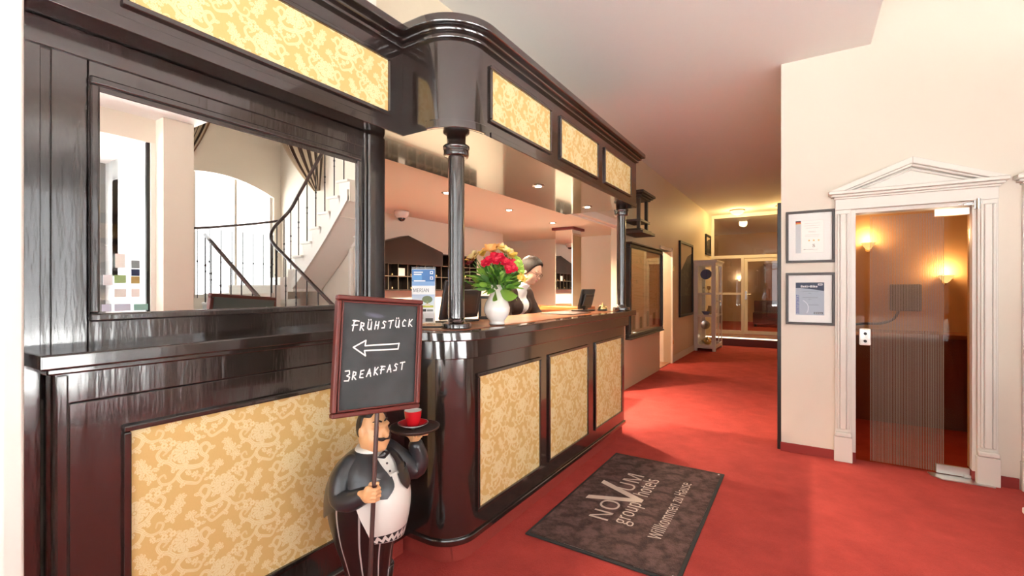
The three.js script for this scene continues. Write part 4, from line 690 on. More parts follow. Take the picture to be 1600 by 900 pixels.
function fist(pm, cx, cy, cz, m, parent, s = 1) {                      // right hand closed round an upright pole at the origin
  const f = (p) => { let d = capsule(p, [-0.006, -0.012, 0.024], [0.002, 0.02, 0.026], 0.017, 0.016);
    d = smin(d, capsule(p, [-0.034, -0.002, 0.03], [-0.01, 0.0, 0.026], 0.016, 0.017), 0.012); return d; };
  const g = (p) => { let d = f(p); for (let i = 0; i < 4; i++) { const y = 0.021 - i * 0.0135, r = [0.0068, 0.0074, 0.0072, 0.006][i], e = [0.0, 0.002, 0.001, -0.003][i];
      d = Math.min(d, smin(capsule(p, [0.006, y, 0.027], [0.021 + e, y - 0.001, 0.012], r, r), smin(capsule(p, [0.021 + e, y - 0.001, 0.012], [0.019 + e, y - 0.002, -0.008], r, r * 0.95), capsule(p, [0.019 + e, y - 0.002, -0.008], [0.004, y - 0.002, -0.0165], r * 0.95, r * 0.85), 0.003), 0.003)); }
    return smin(d, smin(capsule(p, [-0.012, 0.014, 0.018], [-0.012, 0.03, 0.002], 0.0085, 0.0075), capsule(p, [-0.012, 0.03, 0.002], [0.006, 0.032, -0.014], 0.0075, 0.006), 0.004), 0.004); };
  const q = nets((p) => g(p.map((v) => v / s)) * s, [-0.06 * s, -0.045 * s, -0.035 * s], [0.04 * s, 0.05 * s, 0.055 * s], 0.0026); q.translate(cx, cy, cz); return part('hand', q, m, parent);
}
const SX = -1.476, SZ = -1.254;
{
  const t = thing('waiter_statue', 'painted statuette of a stout moustached waiter in black jacket, white apron and striped trousers', 'statue', [SX, 0, SZ]);
  const blackG = phys(new THREE.Color().setRGB(0.022, 0.024, 0.028), 0.3, { clearcoat: 0.5, clearcoatRoughness: 0.2, side: THREE.DoubleSide }), whiteG = phys(new THREE.Color().setRGB(0.78, 0.75, 0.7), 0.3, { side: THREE.DoubleSide });
  const skin = phys(new THREE.Color().setRGB(0.78, 0.42, 0.2), 0.35, { clearcoat: 0.3 }), browG = std(new THREE.Color().setRGB(0.015, 0.01, 0.008), 0.5);
  const stripes = canvasTex(1024, 16, (c, w, h) => { c.fillStyle = '#1b1413'; c.fillRect(0, 0, w, h); c.fillStyle = '#b9b0ac'; for (let i = 0; i < 10; i++) c.fillRect((i + 0.3) * w / 10, 0, 9, h); });
  const trou = phys(0xffffff, 0.35, { map: stripes, clearcoat: 0.4, clearcoatRoughness: 0.2 });
  part('trousers', loft(fineRings([{ y: 0.2, x: -0.005, a: 0.066, b: 0.0800 }, { y: 0.26, x: -0.005, a: 0.078, b: 0.0930 }, { y: 0.33, x: -0.015, a: 0.094, b: 0.1079 }, { y: 0.41, x: -0.025, a: 0.118, b: 0.1274 }, { y: 0.49, x: -0.03, a: 0.142, b: 0.1414 }, { y: 0.56, x: -0.03, a: 0.152, b: 0.1469 }, { y: 0.62, x: -0.02, a: 0.145, b: 0.1395 }, { y: 0.67, a: 0.12, b: 0.1209 }]), 48), trou, t);
  for (const s of [-1, 1]) { const leg = part('trouser_leg', loft([{ y: 0.03, x: 0.005, z: s * 0.05, a: 0.045, b: 0.0391 }, { y: 0.1, z: s * 0.05, a: 0.05, b: 0.0418 }, { y: 0.19, z: s * 0.047, a: 0.06, b: 0.0456 }, { y: 0.27, z: s * 0.045, a: 0.072, b: 0.0521 }], 32), trou, t); part('shoe', [ball(0.05, 0.03, 0.026, s * 0.052, 1.5, 0.5, 0.85), box(-0.03, 0.09, 0, 0.012, s * 0.052 - 0.036, s * 0.052 + 0.036, 0.005)], blackG, leg); }
  part('pedestal', cyl(0.17, 0.165, 0.02, 0.01, 0, 0, 40), blackG, t);
  const P = Math.PI;
  part('jacket', [patch([{ y: 0.50, x: -0.04, a: 0.15, b: 0.1516, t0: 2.0, t1: 2 * P - 2.0 }, { y: 0.55, x: -0.03, a: 0.158, b: 0.1553, t0: 1.55, t1: 2 * P - 1.55 }, { y: 0.60, x: -0.022, a: 0.16, b: 0.1525, t0: 1.15, t1: 2 * P - 1.15 }, { y: 0.64, x: -0.012, a: 0.155, b: 0.1460, t0: 0.5, t1: 2 * P - 0.5 }, { y: 0.67, x: -0.006, a: 0.143, b: 0.1395, t0: 0.2, t1: 2 * P - 0.2 }, { y: 0.70, x: -0.004, a: 0.122, b: 0.1283, t0: 0.28, t1: 2 * P - 0.28 }, { y: 0.724, x: -0.002, a: 0.098, b: 0.1079, t0: 0.36, t1: 2 * P - 0.36 }, { y: 0.745, a: 0.075, b: 0.0800, t0: 0.42, t1: 2 * P - 0.42 }, { y: 0.758, a: 0.055, b: 0.0539, t0: 0.5, t1: 2 * P - 0.5 }], 56),
    ...[-1, 1].map((s) => patch([{ y: 0.605, x: -0.002, a: 0.17, b: 0.1535, t0: s * 0.34, t1: s * 1.25, dy: (u) => 0.02 * u }, { y: 0.64, x: -0.002, a: 0.163, b: 0.1488, t0: s * 0.12, t1: s * 1.25 }, { y: 0.675, a: 0.142, b: 0.1414, t0: s * 0.1, t1: s * 1.2 }], 16))], blackG, t);
  for (const s of [-1, 1]) part('lapel', patch([{ y: 0.665, a: 0.15, b: 0.1442, t0: s * 0.12, t1: s * 0.26 }, { y: 0.69, a: 0.134, b: 0.1358, t0: s * 0.2, t1: s * 0.62 }, { y: 0.703, a: 0.124, b: 0.1358, t0: s * 0.24, t1: s * 0.5 }, { y: 0.735, a: 0.088, b: 0.0930, t0: s * 0.36, t1: s * 0.72 }], 8), blackG, t);
  const sh = part('shirt_front', patch([{ y: 0.65, a: 0.14, b: 0.1348, t0: -0.4, t1: 0.4 }, { y: 0.68, x: -0.002, a: 0.116, b: 0.1274, t0: -0.45, t1: 0.45 }, { y: 0.715, a: 0.096, b: 0.1097, t0: -0.5, t1: 0.5 }, { y: 0.745, a: 0.07, b: 0.0744, t0: -0.6, t1: 0.6 }], 12), whiteG, t);
  part('button', [ball(0.0045, 0.116, 0.685, 0, 1, 1, 1, 10), ball(0.0045, 0.099, 0.712, 0, 1, 1, 1, 10)], blackG, sh);
  const hem = canvasTex(1024, 512, (c, w, h) => { c.fillStyle = '#e6e2da'; c.fillRect(0, 0, w, h); const y0 = h * 0.78, rh = (h - y0 - 10) / 2, cw = w / 9; for (let r = 0; r < 2; r++) for (let i = 0; i < 9; i++) { c.fillStyle = '#17181a'; const x = i * cw, y = y0 + r * rh; c.beginPath(); if (r === 0) { c.moveTo(x, y); c.lineTo(x + cw, y); c.lineTo(x + cw / 2, y + rh); } else { c.moveTo(x, y); c.lineTo(x + cw / 2, y + rh); c.lineTo(x, y + rh); c.moveTo(x + cw / 2, y + rh); c.lineTo(x + cw, y); c.lineTo(x + cw, y + rh); } c.fill(); } c.fillStyle = '#e6e2da'; c.fillRect(0, h - 10, w, 10); });
  part('apron', patch([{ y: 0.405, x: 0.0, a: 0.142, b: 0.1316, t0: -0.85, t1: 0.62, dy: (u) => 0.03 * u }, { y: 0.44, x: 0.002, a: 0.15, b: 0.1382, t0: -1.0, t1: 0.75, dy: (u) => 0.02 * u }, { y: 0.49, x: 0.004, a: 0.16, b: 0.1438, t0: -1.2, t1: 0.85 }, { y: 0.54, x: 0.004, a: 0.168, b: 0.1485, t0: -1.3, t1: 1.0 }, { y: 0.59, x: 0.002, a: 0.168, b: 0.1495, t0: -1.35, t1: 1.1 }, { y: 0.64, x: -0.004, a: 0.158, b: 0.1438, t0: -1.3, t1: 1.1 }, { y: 0.68, x: -0.006, a: 0.14, b: 0.1316, t0: -1.1, t1: 1.1 }], 40), phys(0xffffff, 0.32, { map: hem, side: THREE.DoubleSide, clearcoat: 0.3 }), t, 'white apron with a black and white triangle hem');
  const sl = part('right_sleeve', limb([[-0.01, 0.715, 0.085], [-0.01, 0.67, 0.125], [0.008, 0.612, 0.145], [0.058, 0.61, 0.142], [0.112, 0.635, 0.126]], [0.038, 0.045, 0.043, 0.039, 0.032], 18, 30), blackG, t); sl.name = 'sleeve';
  const sl2 = part('sleeve', limb([[-0.005, 0.71, -0.1], [0.02, 0.655, -0.15], [0.05, 0.61, -0.2], [0.065, 0.65, -0.215], [0.06, 0.715, -0.2]], [0.05, 0.053, 0.046, 0.04, 0.033], 18, 30), blackG, t);
  fist(0, 0.148, 0.648, 0.108, skin, t, 1.0);
  { // left hand under the tray: palm up, fingers spread
    const f = (p) => { let d = capsule(p, [0, -0.055, 0], [0, -0.028, 0], 0.018, 0.02); d = smin(d, capsule(p, [-0.012, -0.018, 0], [0.014, -0.016, 0], 0.02, 0.02), 0.012);
      for (const [i, a] of [-0.9, -0.3, 0.3, 0.9].entries()) { const c = Math.cos(a), s = Math.sin(a), L = [0.036, 0.044, 0.042, 0.033][i]; d = smin(d, smin(capsule(p, [0.012 * c, -0.012, 0.014 * s], [L * c, -0.008, L * s], 0.0075, 0.007), capsule(p, [L * c, -0.008, L * s], [(L + 0.014) * c, -0.001 - 0.006, (L + 0.014) * s], 0.007, 0.006), 0.003), 0.004); }
      return smin(d, capsule(p, [-0.01, -0.02, 0.012], [-0.032, -0.009, 0.028], 0.0085, 0.007), 0.006); };
    const g = nets(f, [-0.06, -0.085, -0.065], [0.075, 0.015, 0.065], 0.0028); g.translate(0.056, 0.778, -0.196); part('hand', g, skin, t);
  }
  // head
  const hd = (p) => { let d = ell(p, [0, 0, 0], [0.066, 0.086, 0.062]); d = smin(d, ell(p, [0.022, -0.05, 0], [0.05, 0.042, 0.054]), 0.03); d = smin(d, ell(p, [0.03, -0.03, 0.03], [0.028, 0.026, 0.024]), 0.02); d = smin(d, ell(p, [0.03, -0.03, -0.03], [0.028, 0.026, 0.024]), 0.02);
    d = smin(d, capsule(p, [0.062, 0.012, 0], [0.082, -0.014, 0], 0.009, 0.0135), 0.012); d = smin(d, ell(p, [0.058, 0.024, 0], [0.014, 0.008, 0.04]), 0.014); d = smin(d, ell(p, [0.058, -0.072, 0], [0.016, 0.014, 0.018]), 0.012);
    for (const s of [-1, 1]) d = smin(d, ell(p, [-0.004, -0.004, s * 0.063], [0.014, 0.022, 0.008]), 0.006); d = smin(d, capsule(p, [-0.01, -0.11, 0], [-0.005, -0.05, 0], 0.042, 0.045), 0.03); return d; };
  const head = new THREE.Group(); const hg = nets(hd, [-0.085, -0.14, -0.085], [0.115, 0.1, 0.085], 0.004); hg.scale(0.92, 0.94, 0.9); hg.translate(0.018, 0.836, 0); const H = part('head', hg, skin, t);
  const hair = nets((p) => Math.max(ell(p, [-0.006, 0.008, 0], [0.07, 0.088, 0.066]), p[0] - (p[1] > 0.055 ? 0.03 : -0.004), -0.03 - p[1]), [-0.085, -0.05, -0.075], [0.07, 0.105, 0.075], 0.004); hair.scale(0.92, 0.94, 0.9); hair.translate(0.018, 0.836, 0); part('hair', hair, browG, H);
  part('moustache', [-1, 1].map((s) => limb([[0.092, 0.81, 0], [0.09, 0.808, s * 0.016], [0.079, 0.814, s * 0.033], [0.071, 0.824, s * 0.041]], [0.006, 0.0075, 0.005, 0.002], 8, 12)), browG, H);
  part('eyebrow', [-1, 1].map((s) => limb([[0.077, 0.874, s * 0.009], [0.073, 0.88, s * 0.022], [0.06, 0.875, s * 0.036]], [0.003, 0.004, 0.002], 8, 8)), browG, H);
  for (const s of [-1, 1]) { const e = part('eye', ball(0.0105, 0.064, 0.856, s * 0.022, 0.8, 1, 1, 14), whiteG, H); e.add(new THREE.Mesh(ball(0.005, 0.0715, 0.856, s * 0.0225, 0.6, 1, 1, 10), browG)); e.children[0].name = 'pupil'; }
  part('mouth', ball(0.012, 0.078, 0.791, 0, 0.5, 0.35, 1.3, 12), std(new THREE.Color().setRGB(0.4, 0.09, 0.05), 0.5), H);
  part('collar', [loft([{ y: 0.735, a: 0.066, b: 0.068 }, { y: 0.75, x: 0.004, a: 0.063, b: 0.064 }, { y: 0.768, x: 0.008, a: 0.056, b: 0.058 }], 28)], whiteG, t);
  part('bow_tie', [-1, 1].map((s) => { const g = new THREE.ConeGeometry(0.016, 0.034, 12); g.rotateX(s * Math.PI / 2); g.scale(0.6, 1, 1); g.translate(0.082, 0.742, -s * -0.019); return g; }).concat([ball(0.009, 0.084, 0.742, 0, 1, 1, 1, 10)]), blackG, t);
}
const TX = -1.42, TY = 0.79, TZ = -1.45;
{ const t = thing('serving_tray', 'round dark brown tray held up by the waiter statuette', 'tray', [TX, TY, TZ]);
  part('disc', lathe([[0, -0.004], [0.09, -0.004], [0.105, 0.004], [0.108, 0.012], [0.103, 0.013], [0.096, 0.006], [0.088, 0.004], [0, 0.004]], 48), std(new THREE.Color().setRGB(0.045, 0.022, 0.016), 0.35), t); }
{ const t = thing('saucer', 'red saucer with a white underside on the dark round tray', 'saucer', [TX - 0.01, TY + 0.0045, TZ]);
  part('plate', lathe([[0, 0], [0.034, 0], [0.05, 0.01], [0.066, 0.019], [0.066, 0.021], [0.05, 0.0135], [0.034, 0.005], [0, 0.005]], 40), M.porcelain, t);
  part('glaze', lathe([[0, 0.006], [0.033, 0.006], [0.05, 0.0145], [0.0635, 0.0214]], 40), phys(new THREE.Color().setRGB(0.62, 0.012, 0.02), 0.15, { clearcoat: 1, side: THREE.DoubleSide }), t, 'red glazed top'); }
{ const t = thing('cup', 'red coffee cup with a white inside standing on the red saucer', 'cup', [TX - 0.01, TY + 0.0112, TZ]);
  part('body', lathe([[0, 0], [0.024, 0], [0.025, 0.004], [0.031, 0.02], [0.036, 0.045], [0.038, 0.066], [0.0375, 0.0675]], 40), M.red, t);
  part('inside', lathe([[0.0375, 0.0675], [0.0362, 0.0665], [0.034, 0.045], [0.029, 0.02], [0.02, 0.006], [0, 0.005]], 40), M.porcelain, t, 'white inside and rim');
  part('handle', tube([[-0.02, 0.052, -0.03], [-0.032, 0.054, -0.05], [-0.036, 0.036, -0.055], [-0.028, 0.02, -0.043], [-0.018, 0.02, -0.026]], 0.0045, 24, 8), M.red, t); }
{
  const t = thing('chalkboard_sign', 'red framed chalkboard on a dark pole reading Frühstück and Breakfast with an arrow', 'sign', [-1.308, 0, -1.092]);
  const A = V(0, 0, 0), C = V(-0.038, 1.149, -0.097), n = V(0.98, 0, 0.2).normalize(), up = C.clone().normalize(), right = up.clone().cross(n).normalize(), nn = right.clone().cross(up);
  const put = (g) => { g.applyMatrix4(new THREE.Matrix4().makeBasis(right, up, nn).setPosition(C.x, C.y, C.z)); return g; };
  const rf = phys(new THREE.Color().setRGB(0.13, 0.02, 0.014), 0.4);
  part('pole', rod([0, 0.0, 0], up.clone().multiplyScalar(0.96).toArray(), 0.0085, 14), std(new THREE.Color().setRGB(0.075, 0.035, 0.03), 0.35), t);
  part('frame', [...frameZ(-0.01, -0.163, 0.163, -0.197, 0.197, 0.018, 0.026, 0.006), ...frameZ(0.008, -0.155, 0.155, -0.189, 0.189, 0.006, 0.006, 0.002)].map((g) => put(g)), rf, t, 'dark red wooden frame');
  part('back', put(box(-0.165, 0.165, -0.199, 0.199, -0.012, -0.002, 0.001)), std(new THREE.Color().setRGB(0.1, 0.115, 0.105), 0.6), t, 'grey green back board');
  const F = { F: [[[0.1, 0], [0.3, 1], [1, 0.95]], [[0.0, 0.52], [0.8, 0.56]], [[0.1, 1.0], [0.5, 0.9]]], R: [[[0.1, 0], [0.25, 1], [0.8, 0.9], [0.75, 0.55], [0.2, 0.5], [0.8, 0]]], U: [[[0.2, 1], [0.1, 0.2], [0.4, 0], [0.75, 0.2], [0.9, 1], [0.85, 0]], [[0.25, 1.3], [0.3, 1.22]], [[0.7, 1.32], [0.75, 1.24]]], H: [[[0.1, 0], [0.3, 1]], [[0.75, 0], [0.95, 1]], [[0.2, 0.5], [0.85, 0.52]]], S: [[[0.9, 0.9], [0.5, 1], [0.25, 0.75], [0.7, 0.45], [0.6, 0.08], [0.05, 0.05]]], T: [[[0.4, 0], [0.6, 1]], [[0.05, 0.95], [1.1, 1.05]]], C: [[[0.95, 0.85], [0.6, 1], [0.2, 0.6], [0.3, 0.1], [0.8, 0.1]]], K: [[[0.15, 0], [0.3, 1]], [[0.95, 1], [0.25, 0.45], [0.9, 0.0]]], B: [[[0.1, 0.95], [0.7, 1], [0.75, 0.65], [0.35, 0.5], [0.8, 0.35], [0.6, 0], [0.0, 0.02]]], E: [[[0.9, 1], [0.3, 0.95], [0.1, 0.05], [0.8, 0.05]], [[0.2, 0.5], [0.7, 0.55]]], A: [[[0.0, 0], [0.6, 1], [0.9, 0]], [[0.25, 0.4], [0.85, 0.42]]] };
  const board = canvasTex(800, 960, (c, w, h) => {
    c.fillStyle = '#3b3f40'; c.fillRect(0, 0, w, h);
    for (let i = 0; i < 60; i++) { const x = rnd() * w, y = rnd() * h, r = rr(60, 220), g = c.createRadialGradient(x, y, 0, x, y, r); g.addColorStop(0, `rgba(${rnd() < 0.6 ? '110,114,116' : '30,32,34'},0.13)`); g.addColorStop(1, 'rgba(90,90,90,0)'); c.fillStyle = g; c.fillRect(x - r, y - r, 2 * r, 2 * r); }
    c.save(); c.translate(230, 90); c.rotate(0.12); for (let i = 0; i < 26; i++) { c.fillStyle = 'rgba(160,162,164,0.03)'; c.beginPath(); c.ellipse(110 + rr(-40, 40), 20 + rr(-14, 14), rr(50, 120), rr(8, 22), 0, 0, 7); c.fill(); } c.restore();
    c.strokeStyle = '#f4f2ec'; c.lineCap = c.lineJoin = 'round';
    const word = (s, x, y, sz, wd, drop) => { [...s].forEach((ch, i) => { const q = i ? 0.86 : 1.15; for (const st of F[ch]) for (let k = 0; k < 2; k++) { c.lineWidth = k ? 9 : 12; c.globalAlpha = k ? 0.9 : 0.8; c.beginPath(); st.forEach(([a, b], j) => { const X = x + i * wd + a * wd * 0.78 * q + rr(-1.5, 1.5), Y = y + drop * i - b * sz * q + rr(-1.5, 1.5); j ? c.lineTo(X, Y) : c.moveTo(X, Y); }); c.stroke(); } }); c.globalAlpha = 1; };
    word('FRUHSTUCK', 110, 262, 80, 73, -6); word('BREAKFAST', 60, 700, 78, 70, -9);
    c.lineWidth = 13; c.beginPath(); for (const [x, y] of [[600, 378], [590, 432], [240, 440], [252, 486], [130, 408], [250, 348], [244, 396], [602, 380]]) c.lineTo(x, y); c.stroke(); });
  part('slate', put(new THREE.PlaneGeometry(0.322, 0.39).translate(0, 0, 0.004)), std(0xffffff, 0.75, { map: board }), t, 'black slate with white chalk lettering');
}
// ================================================================ receptionist
{
  const t = thing('person', 'woman in a dark blazer, white blouse and glasses leaning over her work behind the counter', 'person', [-2.2, 0, -3.58]);
  const skin = phys(new THREE.Color().setRGB(0.66, 0.38, 0.26), 0.5), hairM = phys(new THREE.Color().setRGB(0.02, 0.009, 0.006), 0.6, { bumpMap: rep(grainBump, 6, 6), bumpScale: 0.004 }), blazer = std(new THREE.Color().setRGB(0.04, 0.022, 0.017), 0.75), blouse = std(new THREE.Color().setRGB(0.8, 0.77, 0.75), 0.75), dark = std(new THREE.Color().setRGB(0.015, 0.014, 0.015), 0.7);
  const hipL = 0.09, J = { pelvis: [-0.2, 0.95, 0], belly: [-0.16, 1.08, 0], chest: [-0.08, 1.25, 0], neck0: [0.015, 1.40, 0], neck1: [0.085, 1.475, 0], hc: [0.135, 1.555, 0] };
  const arms = [1, -1].map((s) => ({ sh: [-0.035, 1.345, s * 0.165], el: [0.0 + (s < 0 ? 0.06 : 0), 1.13, s * 0.235], wr: [0.12, 1.062, s * 0.14] }));
  const torso = (p, k) => { let d = ell(p, J.chest, [0.105 + k, 0.17 + k, 0.15 + k]); d = smin(d, ell(p, J.belly, [0.1 + k, 0.15 + k, 0.125 + k]), 0.06); d = smin(d, ell(p, J.pelvis, [0.115 + k, 0.12 + k, 0.16 + k]), 0.06); for (const a of arms) d = smin(d, capsule(p, [J.neck0[0] - 0.03, J.neck0[1] - 0.03, 0], a.sh, 0.05 + k, 0.052 + k), 0.05); d = smin(d, ell(p, [0.015, 1.235, 0.065], [0.055 + k, 0.06 + k, 0.06 + k]), 0.03); d = smin(d, ell(p, [0.015, 1.235, -0.065], [0.055 + k, 0.06 + k, 0.06 + k]), 0.03); return d; };
  const armD = (p, k, end = 1) => { let d = 9; for (const a of arms) { const w = a.el.map((v, i) => v + (a.wr[i] - v) * end); d = Math.min(d, smin(capsule(p, a.sh, a.el, 0.05 + k, 0.04 + k), capsule(p, a.el, w, 0.04 + k, 0.028 + k), 0.03)); } return d; };
  const legD = (p, k) => { let d = 9; for (const s of [-1, 1]) d = Math.min(d, smin(capsule(p, [-0.2, 0.9, s * hipL], [-0.19, 0.5, s * 0.1], 0.085 + k, 0.058 + k), capsule(p, [-0.19, 0.5, s * 0.1], [-0.24, 0.08, s * 0.1], 0.055 + k, 0.036 + k), 0.03)); return d; };
  const feet = (p) => Math.min(...[-1, 1].map((s) => capsule(p, [-0.26, 0.04, s * 0.1], [-0.1, 0.03, s * 0.11], 0.036, 0.028)));
  // head in its own axes (x forward, y up), tilted down
  const tilt = -0.5, ct = Math.cos(tilt), st = Math.sin(tilt), toHead = (p) => { const x = p[0] - J.hc[0], y = p[1] - J.hc[1]; return [x * ct + y * st, -x * st + y * ct, p[2]]; };
  const headD = (q) => { let d = ell(q, [-0.012, 0.03, 0], [0.095, 0.088, 0.074]); d = smin(d, ell(q, [0.03, -0.04, 0], [0.056, 0.07, 0.055]), 0.04); d = smin(d, ell(q, [0.058, -0.088, 0], [0.022, 0.02, 0.024]), 0.02); d = smin(d, capsule(q, [0.08, 0.012, 0], [0.1, -0.026, 0], 0.007, 0.0115), 0.012);
    d = smin(d, ell(q, [0.076, 0.026, 0], [0.012, 0.008, 0.045]), 0.014); for (const s of [-1, 1]) { d = smin(d, ell(q, [0.05, -0.03, s * 0.034], [0.026, 0.024, 0.018]), 0.02); d = smin(d, ell(q, [-0.01, -0.005, s * 0.074], [0.018, 0.03, 0.008]), 0.006); } d = smin(d, ell(q, [0.082, -0.056, 0], [0.01, 0.009, 0.02]), 0.008); return d; };
  const hand = (p, a, s) => { const w = a.wr; let d = capsule(p, [w[0], w[1], w[2]], [w[0] + 0.055, w[1] - 0.008, w[2] - s * 0.02], 0.024, 0.026);
    for (let i = 0; i < 4; i++) { const y = w[1] - 0.008, z0 = w[2] - s * 0.02 + (i - 1.5) * 0.017, L = [0.058, 0.068, 0.064, 0.05][i]; d = Math.min(d, smin(capsule(p, [w[0] + 0.06, y, z0], [w[0] + 0.07 + L * 0.5, y + 0.006, z0 * 1], 0.0085, 0.008), capsule(p, [w[0] + 0.07 + L * 0.5, y + 0.006, z0], [w[0] + 0.07 + L, y - 0.014, z0], 0.008, 0.007), 0.004)); }
    return smin(d, capsule(p, [w[0] + 0.02, w[1] - 0.004, w[2] - s * 0.03], [w[0] + 0.075, w[1] - 0.014, w[2] - s * 0.062], 0.011, 0.008), 0.008); };
  const parts_ = [nets((p) => { let d = smin(torso(p, 0), armD(p, 0), 0.04); d = smin(d, legD(p, 0), 0.05); d = Math.min(d, feet(p)); return smin(d, capsule(p, J.neck0, J.neck1, 0.052, 0.046), 0.04); }, [-0.4, -0.02, -0.36], [0.3, 1.56, 0.36], 0.013),
    nets((p) => smin(headD(toHead(p)), capsule(p, J.neck0, J.neck1, 0.05, 0.046), 0.03), [-0.04, 1.38, -0.11], [0.28, 1.7, 0.11], 0.0042), ...arms.map((a, i) => { const s = i ? -1 : 1; return nets((p) => hand(p, a, s), [a.wr[0] - 0.03, 1.015, a.wr[2] - 0.085], [a.wr[0] + 0.16, 1.1, a.wr[2] + 0.085], 0.0035); })];
  part('body', parts_, skin, t);
  const V0 = (p) => { const u = Math.max(0, Math.min(1, (p[1] - 1.04) / 0.36)); return Math.max(Math.abs(p[2]) - (0.012 + 0.075 * u), -0.02 - p[0] - (1.4 - p[1]) * 0.3); };
  part('blazer', nets((p) => { let d = smin(torso(p, 0.02), armD(p, 0.017, 0.92), 0.05); d = Math.max(d, 0.9 - p[1]); d = Math.max(d, -V0(p)); return Math.max(d, -(capsule(p, J.neck0, J.neck1, 0.066, 0.066))); }, [-0.4, 0.86, -0.36], [0.24, 1.5, 0.36], 0.011), blazer, t, 'dark brown blazer');
  part('blouse', nets((p) => Math.max(smin(torso(p, 0.011), capsule(p, J.neck0, J.neck1, 0.058, 0.056) + (p[1] > 1.45 ? 0.05 : 0), 0.03), 0.96 - p[1], p[1] - 1.47 + p[0] * 0.3), [-0.38, 0.93, -0.3], [0.2, 1.5, 0.3], 0.011), blouse, t, 'white blouse');
  part('trousers', nets((p) => Math.max(smin(legD(p, 0.014), ell(p, J.pelvis, [0.13, 0.13, 0.175]), 0.05), 0.07 - p[1], p[1] - 1.02), [-0.4, 0.04, -0.3], [0.05, 1.06, 0.3], 0.014), dark, t);
  part('shoe', nets((p) => Math.max(feet(p) - 0.01, p[1] - 0.075, 0.001 - p[1]), [-0.34, -0.02, -0.2], [0.0, 0.12, 0.2], 0.01), dark, t);
  const hg = nets((p) => { const q = toHead(p); let d = Math.max(ell(q, [-0.012, 0.034, 0], [0.113, 0.101, 0.088]), q[0] - 0.034 - (q[1] > 0 ? 0.36 * q[1] : 0.7 * q[1]) + 0.12 * Math.abs(q[2] + 0.02)); d = smin(d, ell(q, [-0.105, 0.0, 0], [0.035, 0.04, 0.04]), 0.02); return Math.max(d, -0.07 - q[1]); }, [-0.06, 1.43, -0.12], [0.28, 1.72, 0.12], 0.006);
  part('hair', hg, hairM, t);
  const fromHead = (g) => { g.rotateZ(tilt); g.translate(J.hc[0], J.hc[1], 0); return g; };
  for (const s of [-1, 1]) { const e = part('eye', fromHead(ball(0.0105, 0.07, 0.006, s * 0.03, 0.8, 0.8, 1, 12)), blouse, t); part('iris', fromHead(ball(0.0055, 0.0775, 0.004, s * 0.03, 0.6, 1, 1, 10)), dark, e); part('eyebrow', fromHead(limb([[0.084, 0.03, s * 0.014], [0.08, 0.036, s * 0.03], [0.066, 0.03, s * 0.05]], [0.003, 0.003, 0.0015], 6, 8)), hairM, t); }
  part('lips', fromHead(ball(0.011, 0.09, -0.056, 0, 0.45, 0.55, 1.7, 12)), std(new THREE.Color().setRGB(0.42, 0.1, 0.09), 0.5), t);
  part('glasses', [-1, 1].flatMap((s) => { const r = new THREE.TorusGeometry(0.02, 0.0016, 6, 24); r.scale(1, 0.75, 1); r.rotateY(Math.PI / 2); r.translate(0.098, 0.0, s * 0.03); return [fromHead(r), fromHead(rod([0.098, 0.006, s * 0.05], [0.0, 0.01, s * 0.082], 0.0016, 6))]; }).concat([fromHead(rod([0.1, 0.004, -0.01], [0.1, 0.004, 0.01], 0.0016, 6))]), M.black, t);
}
